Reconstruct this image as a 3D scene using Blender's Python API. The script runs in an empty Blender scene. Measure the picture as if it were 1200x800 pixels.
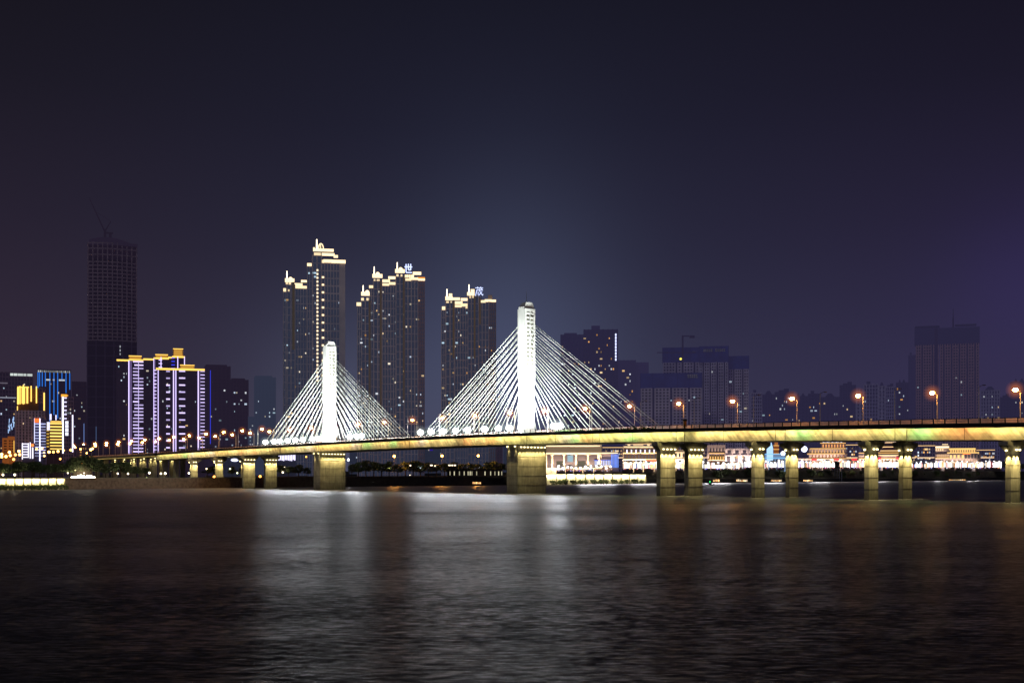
import bpy, math, random
from math import sin, cos, pi, radians, atan2
random.seed(7)
sc = bpy.context.scene
col = sc.collection
F, HY, HC = 1400.0, 558.0, 7.0            # focal length in photo pixels, horizon row, eye height above the river

# ------------------------------------------------------------------ helpers
def lin(c):
    return tuple((v/255/12.92) if v/255 <= .04045 else ((v/255+.055)/1.055)**2.4 for v in c)
def WX(px, d): return (px-600)/F*d
def WZ(py, d): return HC+(HY-py)/F*d

class MB:
    def __init__(s): s.v=[]; s.f=[]; s.m=[]
    def add(s, vs, fs, m=0):
        k=len(s.v); s.v+=[tuple(v) for v in vs]
        for f in fs: s.f.append(tuple(i+k for i in f)); s.m.append(m)
    def box(s, x0,x1,y0,y1,z0,z1,m=0):
        s.add([(x0,y0,z0),(x1,y0,z0),(x1,y1,z0),(x0,y1,z0),(x0,y0,z1),(x1,y0,z1),(x1,y1,z1),(x0,y1,z1)],
              [(3,2,1,0),(4,5,6,7),(0,1,5,4),(1,2,6,5),(2,3,7,6),(3,0,4,7)],m)
    def frus(s, b, t, z0, z1, m=0):       # b,t = (x0,x1,y0,y1)
        s.add([(b[0],b[2],z0),(b[1],b[2],z0),(b[1],b[3],z0),(b[0],b[3],z0),(t[0],t[2],z1),(t[1],t[2],z1),(t[1],t[3],z1),(t[0],t[3],z1)],
              [(3,2,1,0),(4,5,6,7),(0,1,5,4),(1,2,6,5),(2,3,7,6),(3,0,4,7)],m)
    def prism(s, pts, z0, z1, pts2=None, m=0):
        n=len(pts); q=pts2 or pts
        s.add([(p[0],p[1],z0) for p in pts]+[(p[0],p[1],z1) for p in q],
              [tuple(range(n-1,-1,-1)),tuple(range(n,2*n))]+[(i,(i+1)%n,n+(i+1)%n,n+i) for i in range(n)],m)
    def tube(s, a, b, r0, r1=None, n=6, m=0):
        r1=r0 if r1 is None else r1
        ax=[b[i]-a[i] for i in range(3)]; L=math.sqrt(sum(c*c for c in ax)) or 1; ax=[c/L for c in ax]
        h=(0,0,1) if abs(ax[2])<.9 else (1,0,0)
        u=[ax[1]*h[2]-ax[2]*h[1],ax[2]*h[0]-ax[0]*h[2],ax[0]*h[1]-ax[1]*h[0]]
        l=math.sqrt(sum(c*c for c in u)); u=[c/l for c in u]
        w=[ax[1]*u[2]-ax[2]*u[1],ax[2]*u[0]-ax[0]*u[2],ax[0]*u[1]-ax[1]*u[0]]
        vs=[]
        for p,r in ((a,r0),(b,r1)):
            for i in range(n):
                t=2*pi*i/n; vs.append(tuple(p[k]+r*(cos(t)*u[k]+sin(t)*w[k]) for k in range(3)))
        s.add(vs,[tuple(range(n)),tuple(range(2*n-1,n-1,-1))]+[(i,n+i,n+(i+1)%n,(i+1)%n) for i in range(n)],m)
    def ball(s, c, r, n=8, k=5, m=0, sz=1):
        vs=[(c[0],c[1],c[2]-r*sz)]
        for j in range(1,k):
            a=-pi/2+pi*j/k
            for i in range(n):
                t=2*pi*i/n; vs.append((c[0]+r*cos(a)*cos(t),c[1]+r*cos(a)*sin(t),c[2]+r*sz*sin(a)))
        vs.append((c[0],c[1],c[2]+r*sz)); e=len(vs)-1
        fs=[(0,1+(i+1)%n,1+i) for i in range(n)]
        for j in range(k-2):
            for i in range(n):
                a=1+j*n+i; b=1+j*n+(i+1)%n; fs.append((a,b,b+n,a+n))
        fs+=[(e-n+i,e-n+(i+1)%n,e) for i in range(n)]
        s.add(vs,fs,m)
    def mesh(s, name, mats):
        me=bpy.data.meshes.new(name); me.from_pydata(s.v,[],s.f)
        for m in (mats if isinstance(mats,(list,tuple)) else [mats]): me.materials.append(m)
        if any(s.m): me.polygons.foreach_set('material_index', s.m)
        me.update(); return me
    def build(s, name, mats, parent=None, loc=(0,0,0), rz=0):
        return link(name, s.mesh(name,mats), parent, loc, rz)

def link(name, me, parent=None, loc=(0,0,0), rz=0, scale=None):
    o=bpy.data.objects.new(name, me); col.objects.link(o)
    o.parent=parent; o.location=loc; o.rotation_euler=(0,0,rz)
    if scale: o.scale=scale
    return o
def tag(o, label, cat, group=None):
    o['label']=label; o['category']=cat
    if group: o['group']=group
    return o
def thing(name, label, cat, loc=(0,0,0), rz=0, group=None):
    return tag(link(name, None, None, loc, rz), label, cat, group)
def struct(o): o['kind']='structure'; return o
def dup(root, loc=None, rz=None, label=None, group=None, scale=None, wide=1):
    r=root.copy(); col.objects.link(r)
    if loc is not None: r.location=loc
    if rz is not None: r.rotation_euler=(0,0,rz)
    if scale is not None: r.scale=(scale*wide,scale*wide,scale)
    if label: r['label']=label
    if group: r['group']=group
    for ch in list(root.children):
        c=ch.copy(); col.objects.link(c); c.parent=r
        for g in list(ch.children):
            d=g.copy(); col.objects.link(d); d.parent=c
    return r
ORD=['first','second','third','fourth','fifth','sixth','seventh','eighth','ninth','tenth','eleventh','twelfth','thirteenth','fourteenth',
 'fifteenth','sixteenth','seventeenth','eighteenth','nineteenth','twentieth','twenty-first','twenty-second','twenty-third','twenty-fourth',
 'twenty-fifth','twenty-sixth','twenty-seventh','twenty-eighth','twenty-ninth','thirtieth','thirty-first','thirty-second','thirty-third','thirty-fourth',
 'thirty-fifth','thirty-sixth','thirty-seventh','thirty-eighth','thirty-ninth','fortieth','forty-first','forty-second','forty-third','forty-fourth','forty-fifth']

# ------------------------------------------------------------------ materials
def nodes(name):
    m=bpy.data.materials.new(name); m.use_nodes=True; nt=m.node_tree; nt.nodes.clear()
    out=nt.nodes.new('ShaderNodeOutputMaterial'); return m,nt,out
EM={}
def em(c, s=1.0, sample=False):
    k=(c,s,sample)
    if k in EM: return EM[k]
    m,nt,out=nodes('glow'); e=nt.nodes.new('ShaderNodeEmission')
    e.inputs[0].default_value=(*lin(c),1); e.inputs[1].default_value=s
    nt.links.new(e.outputs[0],out.inputs[0])
    m.cycles.emission_sampling='AUTO' if sample else 'NONE'
    EM[k]=m; return m
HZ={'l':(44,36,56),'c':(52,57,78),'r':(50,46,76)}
SF={}
def surf(base, haze=0.0, zone='c', rough=.8, nscale=.25, namt=.25, spec=.2):
    """matte surface with noise, with a night haze veil painted in as a fixed share of emission"""
    k=(base,haze,zone,rough,nscale,namt)
    if k in SF: return SF[k]
    m,nt,out=nodes('surface'); N=nt.nodes.new; L=nt.links.new
    b=N('ShaderNodeBsdfPrincipled'); b.inputs['Roughness'].default_value=rough
    b.inputs['Specular IOR Level'].default_value=spec
    tc=N('ShaderNodeTexCoord'); nz=N('ShaderNodeTexNoise'); nz.inputs['Scale'].default_value=nscale; nz.inputs['Detail'].default_value=5
    L(tc.outputs['Object'],nz.inputs['Vector'])
    r=N('ShaderNodeValToRGB'); c=lin(base)
    r.color_ramp.elements[0].position=.3; r.color_ramp.elements[1].position=.7
    r.color_ramp.elements[0].color=(*[v*(1-namt) for v in c],1); r.color_ramp.elements[1].color=(*[min(1,v*(1+namt)) for v in c],1)
    L(nz.outputs['Fac'],r.inputs[0]); L(r.outputs[0],b.inputs['Base Color'])
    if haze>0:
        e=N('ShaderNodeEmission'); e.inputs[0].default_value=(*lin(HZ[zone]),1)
        mx=N('ShaderNodeMixShader'); mx.inputs[0].default_value=haze  # painted haze: a fixed glow mixed into the surface itself
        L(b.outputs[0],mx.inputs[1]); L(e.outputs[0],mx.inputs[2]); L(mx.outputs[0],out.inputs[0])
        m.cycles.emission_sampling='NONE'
    else: L(b.outputs[0],out.inputs[0])
    SF[k]=m; return m

def concrete():
    m,nt,out=nodes('weathered_concrete'); N=nt.nodes.new; L=nt.links.new
    b=N('ShaderNodeBsdfPrincipled'); b.inputs['Roughness'].default_value=.85
    tc=N('ShaderNodeTexCoord'); mp=N('ShaderNodeMapping'); mp.inputs['Scale'].default_value=(.9,.9,.12)
    L(tc.outputs['Object'],mp.inputs[0])
    n1=N('ShaderNodeTexNoise'); n1.inputs['Scale'].default_value=1.2; n1.inputs['Detail'].default_value=8; n1.inputs['Roughness'].default_value=.7
    L(mp.outputs[0],n1.inputs[0])
    n2=N('ShaderNodeTexNoise'); n2.inputs['Scale'].default_value=.35; n2.inputs['Detail'].default_value=6; L(tc.outputs['Object'],n2.inputs[0])
    r=N('ShaderNodeValToRGB'); r.color_ramp.elements[0].position=.25; r.color_ramp.elements[1].position=.72
    r.color_ramp.elements[0].color=(.17,.155,.125,1); r.color_ramp.elements[1].color=(.42,.39,.32,1)
    L(n1.outputs['Fac'],r.inputs[0])
    mx=N('ShaderNodeMixRGB'); mx.blend_type='MULTIPLY'; mx.inputs[0].default_value=.7
    r2=N('ShaderNodeValToRGB'); r2.color_ramp.elements[0].position=.35; r2.color_ramp.elements[1].position=.65
    r2.color_ramp.elements[0].color=(.55,.53,.5,1)
    L(n2.outputs['Fac'],r2.inputs[0]); L(r.outputs[0],mx.inputs[1]); L(r2.outputs[0],mx.inputs[2])
    # tide stain low on the pier
    sx=N('ShaderNodeSeparateXYZ'); L(tc.outputs['Object'],sx.inputs[0])
    mr=N('ShaderNodeMapRange'); mr.inputs[1].default_value=0; mr.inputs[2].default_value=5; mr.inputs[3].default_value=.45; mr.inputs[4].default_value=1
    L(sx.outputs[2],mr.inputs[0])
    m2=N('ShaderNodeMixRGB'); m2.blend_type='MULTIPLY'; m2.inputs[0].default_value=1
    L(mx.outputs[0],m2.inputs[1]); L(mr.outputs[0],m2.inputs[2]); L(m2.outputs[0],b.inputs['Base Color'])
    bp=N('ShaderNodeBump'); bp.inputs['Strength'].default_value=.35; bp.inputs['Distance'].default_value=.15
    L(n1.outputs['Fac'],bp.inputs['Height']); L(bp.outputs[0],b.inputs['Normal'])
    L(b.outputs[0],out.inputs[0]); return m
CONC=concrete()
CONC_D=surf((120,112,98),nscale=.4,namt=.35)
DARK=surf((38,36,38),nscale=.5)
STEEL=surf((70,66,62),rough=.5,nscale=1)
ASPH=surf((62,60,60),nscale=.6)
WHITE=surf((225,226,222),rough=.6,nscale=.3,namt=.08)
CABLE=surf((204,208,202),rough=.5,nscale=.2,namt=.03)
BARK=surf((60,46,36),nscale=1)
HEDGE=surf((60,92,40),nscale=1.5,namt=.5)
BRICK=surf((120,96,78),nscale=.6,namt=.4)

def leaf(c1,c2):
    m,nt,out=nodes('foliage'); N=nt.nodes.new; L=nt.links.new
    b=N('ShaderNodeBsdfPrincipled'); b.inputs['Roughness'].default_value=.7
    g=N('ShaderNodeNewGeometry'); r=N('ShaderNodeValToRGB')
    r.color_ramp.elements[0].color=(*c1,1); r.color_ramp.elements[1].color=(*c2,1)
    L(g.outputs['Random Per Island'],r.inputs[0]); L(r.outputs[0],b.inputs['Base Color'])
    L(b.outputs[0],out.inputs[0]); return m
LEAF=leaf((.02,.035,.012),(.09,.12,.04))

# ------------------------------------------------------------------ world: light-polluted night sky
def make_world():
    w=bpy.data.worlds.new('World'); sc.world=w; w.use_nodes=True; nt=w.node_tree; nt.nodes.clear()
    N=nt.nodes.new; L=nt.links.new
    tc=N('ShaderNodeTexCoord'); nm=N('ShaderNodeVectorMath'); nm.operation='NORMALIZE'; L(tc.outputs['Generated'],nm.inputs[0])
    sp=N('ShaderNodeSeparateXYZ'); L(nm.outputs[0],sp.inputs[0])
    def ramp(stops):
        r=N('ShaderNodeValToRGB'); e=r.color_ramp
        while len(e.elements)<len(stops): e.elements.new(.5)
        for el,(p,c) in zip(e.elements,stops): el.position=p; el.color=(*lin(c),1)
        L(sp.outputs[2],r.inputs[0]); return r
    left=ramp([(0,(58,46,62)),(.11,(51,42,58)),(.2,(40,34,49)),(.30,(29,26,37)),(.40,(21,19,26)),(.55,(8,8,11)),(1,(4,4,6))])
    mid =ramp([(0,(62,60,80)),(.10,(52,52,74)),(.18,(42,42,62)),(.28,(32,32,49)),(.40,(23,23,35)),(.55,(8,8,11)),(1,(4,4,6))])
    right=ramp([(0,(60,54,88)),(.11,(50,45,74)),(.2,(40,35,59)),(.30,(29,26,43)),(.40,(21,19,31)),(.55,(8,8,11)),(1,(4,4,6))])
    def step(a,b):
        m=N('ShaderNodeMapRange'); m.interpolation_type='SMOOTHSTEP'; m.inputs[1].default_value=a; m.inputs[2].default_value=b
        L(sp.outputs[0],m.inputs[0]); return m
    m1=N('ShaderNodeMixRGB'); L(step(-.46,-.02).outputs[0],m1.inputs[0]); L(left.outputs[0],m1.inputs[1]); L(mid.outputs[0],m1.inputs[2])
    m2=N('ShaderNodeMixRGB'); L(step(0.0,.42).outputs[0],m2.inputs[0]); L(m1.outputs[0],m2.inputs[1]); L(right.outputs[0],m2.inputs[2])
    acc=m2
    # glow of the lit city hanging in the haze
    for (px,py,sx,sz,c,st) in ((600,440,.085,.13,(80,92,120),.42),(400,500,.07,.09,(80,90,110),.35),(1215,330,.06,.06,(96,70,190),.045),(-30,350,.14,.14,(110,50,70),.0)):
        v=((px-600)/F,1,(HY-py)/F); l=math.sqrt(sum(a*a for a in v)); v=[a/l for a in v]
        mp=N('ShaderNodeVectorMath'); mp.operation='SUBTRACT'; L(nm.outputs[0],mp.inputs[0]); mp.inputs[1].default_value=v
        dv=N('ShaderNodeVectorMath'); dv.operation='DIVIDE'; L(mp.outputs[0],dv.inputs[0]); dv.inputs[1].default_value=(sx,1.,sz)
        dt=N('ShaderNodeVectorMath'); dt.operation='DOT_PRODUCT'; L(dv.outputs[0],dt.inputs[0]); L(dv.outputs[0],dt.inputs[1])
        ng=N('ShaderNodeMath'); ng.operation='MULTIPLY'; ng.inputs[1].default_value=-1; L(dt.outputs['Value'],ng.inputs[0])
        ex=N('ShaderNodeMath'); ex.operation='EXPONENT'; L(ng.outputs[0],ex.inputs[0])
        sm=N('ShaderNodeMath'); sm.operation='MULTIPLY'; sm.inputs[1].default_value=st; L(ex.outputs[0],sm.inputs[0])
        ad=N('ShaderNodeMixRGB'); ad.blend_type='ADD'; ad.inputs[2].default_value=(*lin(c),1)
        L(sm.outputs[0],ad.inputs[0]); L(acc.outputs[0],ad.inputs[1]); acc=ad
    bg=N('ShaderNodeBackground'); L(acc.outputs[0],bg.inputs[0]); bg.inputs[1].default_value=.92
    o=N('ShaderNodeOutputWorld'); L(bg.outputs[0],o.inputs[0])
make_world()
sun=bpy.data.lights.new('night_fill','SUN'); sun.energy=.24; sun.angle=radians(12); sun.color=(.86,.86,1.0)
so=link('night_fill',sun); so.rotation_euler=(radians(58),0,radians(-24))  # added dim fill from behind the camera that lifts the facades

# ------------------------------------------------------------------ river and land
BP=(-262.5,612.5); BD=(.593,.805); BN=(-.805,.593)
def binl(x,y): dx,dy=x-BP[0],y-BP[1]; return dx*BD[0]+dy*BD[1], dx*BN[0]+dy*BN[1]
HU=[(-900,6),(150,6.2),(431,7),(590,9.2),(830,14),(1868,17),(9000,17)]
def interp(T,x):
    if x<=T[0][0]: return T[0][1]
    for (a,b),(c,d) in zip(T,T[1:]):
        if x<=c: return b+(d-b)*(x-a)/(c-a)
    return T[-1][1]
def hland(u): return interp(HU,u)
def gz(x,y): return hland(binl(x,y)[0])
def dbank(px): return 9800.0/(16-.0098*px)

math_hyp=math.hypot
def make_water():
    m,nt,out=nodes('river_water'); N=nt.nodes.new; L=nt.links.new
    b=N('ShaderNodeBsdfGlossy'); b.inputs['Color'].default_value=(.37,.37,.41,1); b.inputs['Roughness'].default_value=.3
    df=N('ShaderNodeBsdfDiffuse'); df.inputs[0].default_value=(.045,.042,.028,1)
    fz=N('ShaderNodeFresnel'); fz.inputs[0].default_value=1.33; mxs=N('ShaderNodeMixShader')
    L(fz.outputs[0],mxs.inputs[0]); L(df.outputs[0],mxs.inputs[1]); L(b.outputs[0],mxs.inputs[2])
    tc=N('ShaderNodeTexCoord')
    def noise(sx,sy,det,rough=.6):
        mp=N('ShaderNodeMapping'); mp.inputs['Scale'].default_value=(sx,sy,1); mp.inputs['Rotation'].default_value=(0,0,radians(5))
        L(tc.outputs['Object'],mp.inputs[0]); n=N('ShaderNodeTexNoise'); n.inputs['Scale'].default_value=1
        n.inputs['Detail'].default_value=det; n.inputs['Roughness'].default_value=rough; L(mp.outputs[0],n.inputs[0]); return n
    def math(op,a,b_,c=None):
        m_=N('ShaderNodeMath'); m_.operation=op
        for i_,q in enumerate((a,b_,c)):
            if q is None: continue
            if isinstance(q,(int,float)): m_.inputs[i_].default_value=q
            else: L(q,m_.inputs[i_])
        return m_.outputs[0]
    fine=noise(1.1,3.2,5,.7); swell=noise(.05,.14,3); gust=noise(.006,.03,4)
    sf=N('ShaderNodeSeparateColor'); L(fine.outputs['Color'],sf.inputs[0]); sw=N('ShaderNodeSeparateColor'); L(swell.outputs['Color'],sw.inputs[0])
    amp=N('ShaderNodeMapRange'); amp.inputs[1].default_value=.36; amp.inputs[2].default_value=.64; amp.inputs[3].default_value=.55; amp.inputs[4].default_value=1.35
    L(gust.outputs['Fac'],amp.inputs[0])
    # the smoothed wake a passing boat has left across the river
    sp=N('ShaderNodeSeparateXYZ'); L(tc.outputs['Object'],sp.inputs[0])
    a0,a1=(-30.,92.),(14.,196.); dx,dy=a1[0]-a0[0],a1[1]-a0[1]; l=math_hyp(dx,dy); nx,ny=dy/l,-dx/l
    wob=math('MULTIPLY',math('SUBTRACT',swell.outputs['Fac'],.5),16.)
    ds=math('ADD',math('ADD',math('MULTIPLY',sp.outputs[0],nx),math('MULTIPLY',sp.outputs[1],ny)),wob)
    ds=math('DIVIDE',math('SUBTRACT',ds,a0[0]*nx+a0[1]*ny),7.)
    wake=math('POWER',2.718,math('MULTIPLY',math('MULTIPLY',ds,ds),-1.))
    am=math('MULTIPLY',amp.outputs[0],math('SUBTRACT',1.,math('MULTIPLY',wake,.30)))
    gx=math('MULTIPLY',math('ADD',math('MULTIPLY',math('SUBTRACT',sf.outputs[0],.5),.16),math('MULTIPLY',math('SUBTRACT',sw.outputs[0],.5),.03)),am)
    gy=math('MULTIPLY',math('ADD',math('MULTIPLY',math('SUBTRACT',sf.outputs[1],.5),.60),math('MULTIPLY',math('SUBTRACT',sw.outputs[1],.5),.14)),am)
    cn=N('ShaderNodeCombineXYZ'); L(gx,cn.inputs[0]); L(gy,cn.inputs[1]); cn.inputs[2].default_value=1
    nn=N('ShaderNodeVectorMath'); nn.operation='NORMALIZE'; L(cn.outputs[0],nn.inputs[0]); L(nn.outputs[0],b.inputs['Normal'])
    rg=N('ShaderNodeMapRange'); rg.inputs[1].default_value=.36; rg.inputs[2].default_value=.64; rg.inputs[3].default_value=.35; rg.inputs[4].default_value=.42
    L(gust.outputs['Fac'],rg.inputs[0]); L(math('MULTIPLY',rg.outputs[0],math('SUBTRACT',1.,math('MULTIPLY',wake,.10))),b.inputs['Roughness']); L(nn.outputs[0],fz.inputs[1])
    L(mxs.outputs[0],out.inputs[0])
    w=MB(); w.add([(-4000,-60,0),(5000,-60,0),(5000,4500,0),(-4000,4500,0)],[(0,1,2,3)])
    struct(w.build('river_water',m))
make_water()
g=MB(); us=list(range(-900,0,100))+list(range(0,2000,50))+[2200,2600,3200,4000,5200,7000,9000]
prof=[(-3,-2,0),(0,-.2,0),(2.5,.35,.25),(9,0,.97),(12,0,1),(60,0,1),(400,0,1),(2000,0,1),(9000,0,1)]
for u in us:
    for n,zc,k in prof:
        z=zc+k*hland(u); g.v.append((BP[0]+BD[0]*u+BN[0]*n, BP[1]+BD[1]*u+BN[1]*n, z))
W=len(prof)
for i in range(len(us)-1):
    for j in range(W-1):
        a=i*W+j; g.f.append((a,a+W,a+W+1,a+1)); g.m.append(0)
struct(g.build('ground',surf((66,64,52),nscale=.15,namt=.4)))

# ------------------------------------------------------------------ the bridge
BR=thing('cable_stayed_bridge','long floodlit cable-stayed bridge with two white pylons crossing the river','bridge',(6.1,504,0),0)
BR.rotation_euler=(0,0,atan2(-.7965,.6047))        # local +x runs towards the right bank, local +y away from the camera
ZT=[(-760,20.4),(-514,20.9),(-400,21.5),(-300,22.6),(-227,23.0),(-150,23.5),(-70,23.8),(0,23.7),(68,23.1),(115,22.35),(162,21.5),(227,20.1),(330,17.6),(420,15.4)]
def zt(s): return sum(interp(ZT,s+k) for k in (-24,-12,0,12,24))/5
S0,S1=-395,400
def ribbon(sect, s0, s1, ds, closed=True):
    m=MB(); n=int(round((s1-s0)/ds)); k=len(sect)
    for i in range(n+1):
        s=s0+(s1-s0)*i/n; z=zt(s)
        for (y,dz) in sect: m.v.append((s,y,z+dz))
    for i in range(n):
        for j in range(k if closed else k-1):
            a=i*k+j; b=i*k+(j+1)%k; m.f.append((a,b,b+k,a+k)); m.m.append(0)
    if closed:
        m.f.append(tuple(range(k-1,-1,-1))); m.m.append(0); m.f.append(tuple(n*k+j for j in range(k))); m.m.append(0)
    return m
def light_streaked():  # diagonal wash-light streaks painted into the girder colour, plus random mottling
    m,nt,out=nodes('girder_light_streaks'); N=nt.nodes.new; L=nt.links.new
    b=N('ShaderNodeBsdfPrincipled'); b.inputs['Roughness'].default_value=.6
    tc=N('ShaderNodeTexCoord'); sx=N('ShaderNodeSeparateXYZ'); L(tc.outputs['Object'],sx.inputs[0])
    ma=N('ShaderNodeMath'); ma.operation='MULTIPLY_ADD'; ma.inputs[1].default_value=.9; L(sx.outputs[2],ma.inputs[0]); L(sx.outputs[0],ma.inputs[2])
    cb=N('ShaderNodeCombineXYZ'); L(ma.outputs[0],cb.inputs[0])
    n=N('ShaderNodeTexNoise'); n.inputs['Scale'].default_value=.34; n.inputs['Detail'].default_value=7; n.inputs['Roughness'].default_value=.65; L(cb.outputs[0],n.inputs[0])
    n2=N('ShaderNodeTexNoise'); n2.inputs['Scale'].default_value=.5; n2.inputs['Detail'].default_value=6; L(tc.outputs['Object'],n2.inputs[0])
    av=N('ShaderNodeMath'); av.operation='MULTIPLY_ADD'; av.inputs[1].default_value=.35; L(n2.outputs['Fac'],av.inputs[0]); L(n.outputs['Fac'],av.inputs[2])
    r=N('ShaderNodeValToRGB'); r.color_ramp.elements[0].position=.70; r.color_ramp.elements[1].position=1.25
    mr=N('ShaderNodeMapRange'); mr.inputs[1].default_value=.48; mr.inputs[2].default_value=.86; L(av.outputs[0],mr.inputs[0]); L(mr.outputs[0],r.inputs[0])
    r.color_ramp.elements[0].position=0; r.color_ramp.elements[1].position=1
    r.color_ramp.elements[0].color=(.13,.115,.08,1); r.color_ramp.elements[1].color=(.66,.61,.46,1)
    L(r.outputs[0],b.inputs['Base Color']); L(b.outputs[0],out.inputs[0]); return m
GIR=light_streaked()
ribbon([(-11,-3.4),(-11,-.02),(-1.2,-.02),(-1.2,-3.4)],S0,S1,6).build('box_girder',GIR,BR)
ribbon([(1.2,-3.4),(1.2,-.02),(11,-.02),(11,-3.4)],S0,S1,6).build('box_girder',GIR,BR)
ribbon([(-12.6,0),(-12.6,1.15),(-12.2,1.15),(-12.2,.75),(12.2,.75),(12.2,1.15),(12.6,1.15),(12.6,0)],S0,S1,6).build('deck_slab',DARK,BR)
ribbon([(-12.3,-1.0),(-12.3,1.15),(-11.9,1.15),(-11.9,.75),(11.9,.75),(11.9,1.15),(12.3,1.15),(12.3,-1.0)],-760,S0-.05,8).build('approach_slab',CONC_D,BR)
for a,b in ((-12.1,-1.6),(1.6,12.1)):
    m=ribbon([(a,.79),(b,.79)],-740,S1,8,False); m.build('road',ASPH,BR)
ribbon([(-1.5,.76),(-1.5,1.5),(1.5,1.5),(1.5,.76)],-740,S1,8).build('median_kerb',CONC_D,BR)
ribbon([(11.95,.79),(11.95,3.25),(12.1,3.25),(12.1,.79)],-740,S1,8).build('screen_wall',surf((214,190,186),nscale=.4),BR)
for yy in (-12.4,12.4):
    m=MB(); s=-500
    while s<S1:
        z=zt(s); m.box(s-.13,s+.13,yy-.1,yy+.1,z+1.1,z+2.45); s+=3.6
    for dz,h in ((2.35,.14),(1.8,.07)):
        q=ribbon([(yy-.08,dz),(yy-.08,dz+h),(yy+.08,dz+h),(yy+.08,dz)],-500,S1,6); m.add(q.v,q.f)
    m.build('railing',surf((30,26,26),rough=.5),BR)

s=S0+5; JM=surf((70,62,46),nscale=1)
while s<S1-5:
    m=MB(); m.box(s-.09,s+.09,-11.03,-10.9,zt(s)-3.38,zt(s)-.05); m.build('girder_joint',JM,BR); s+=22.25
s=S0+9
while s<S1-5: m=MB(); m.tube((s,-11.14,zt(s)-.1),(s,-11.14,zt(s)-4.3),.09); m.build('drain_pipe',STEEL,BR); s+=44.5
# coloured wash lights slung under the cantilevered deck edge
YEL=(1,.78,.29); pal=[YEL,(1,.70,.24),(1,.80,.34),(1,.62,.20),(.95,.85,.30),(1,.72,.28),(.62,1,.28),(1,.50,.18),(1,.82,.62),(1,.76,.3)]
housing=MB(); housing.box(-4.6,4.6,-.1,.1,-.12,.0); hme=housing.mesh('led_bar',STEEL)
HALO={}
def haze_glow(c,dens):
    k=(c,dens)
    if k in HALO: return HALO[k]
    m,nt,out=nodes('emissive_haze'); e=nt.nodes.new('ShaderNodeEmission'); e.inputs[0].default_value=(*lin(c),1); e.inputs[1].default_value=dens
    nt.links.new(e.outputs[0],out.inputs['Volume']); m.cycles.emission_sampling='NONE'; HALO[k]=m; return m
def halo(parent,loc,r,c,dens):  # self-glowing spheres added around lamps to imitate their glare in haze
    for k,q in ((.55,1.0),(.78,.55),(1.0,.28)):
        m=MB(); m.ball((0,0,0),r*k,18,11); m.build('emissive_haze',haze_glow(c,round(dens*q,4)),parent,loc)
def light(name,kind,parent,loc,power,color,**k):
    l=bpy.data.lights.new(name,kind); l.energy=power; l.color=color
    rot=k.pop('rot',None)
    for a,b in k.items(): setattr(l,a,b)
    o=link(name,l,parent,loc)
    if rot: o.rotation_euler=rot
    return o
rnd=random.Random(3)
s=-388; i=0; base=YEL; pb=1
while s<300:
    z=zt(s); ln=6.1
    if i%2==0: bar=link('led_bar',hme,BR,(s+3.05,-12.45,z-.02))
    if rnd.random()<.4: base=pal[rnd.choice((0,1,2,3,4,5,9))]; pb=rnd.uniform(.6,1.2)
    c,pw=base,pb; q=rnd.random()
    if q<.07: c=(.45,1,.32)
    elif q<.15: pw*=.22 if s>40 else .45
    elif q<.25: c=(1,.46,.16)
    elif q<.31: c=(1,.78,.66)
    light('wash_light','AREA',bar,(-3.05 if i%2==0 else 3.05,.02,-.16),360*pw*(1 if s>40 else .85),c,shape='RECTANGLE',size=ln*.98,size_y=.2,rot=(radians(34),0,0))
    s+=ln; i+=1
s=-560
while s<-396:
    bar=link('led_bar',hme,BR,(s,-12.75,zt(s)-.9)); light('wash_light','AREA',bar,(0,.02,-.16),150,(1,.78,.32),shape='RECTANGLE',size=9,size_y=.2,rot=(radians(75),0,0))
    q=MB(); q.box(-4.5,4.5,-.16,-.10,-.02,.10); q.build('led_strip',em((255,220,120),1.1),bar)
    s+=9.6
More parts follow.
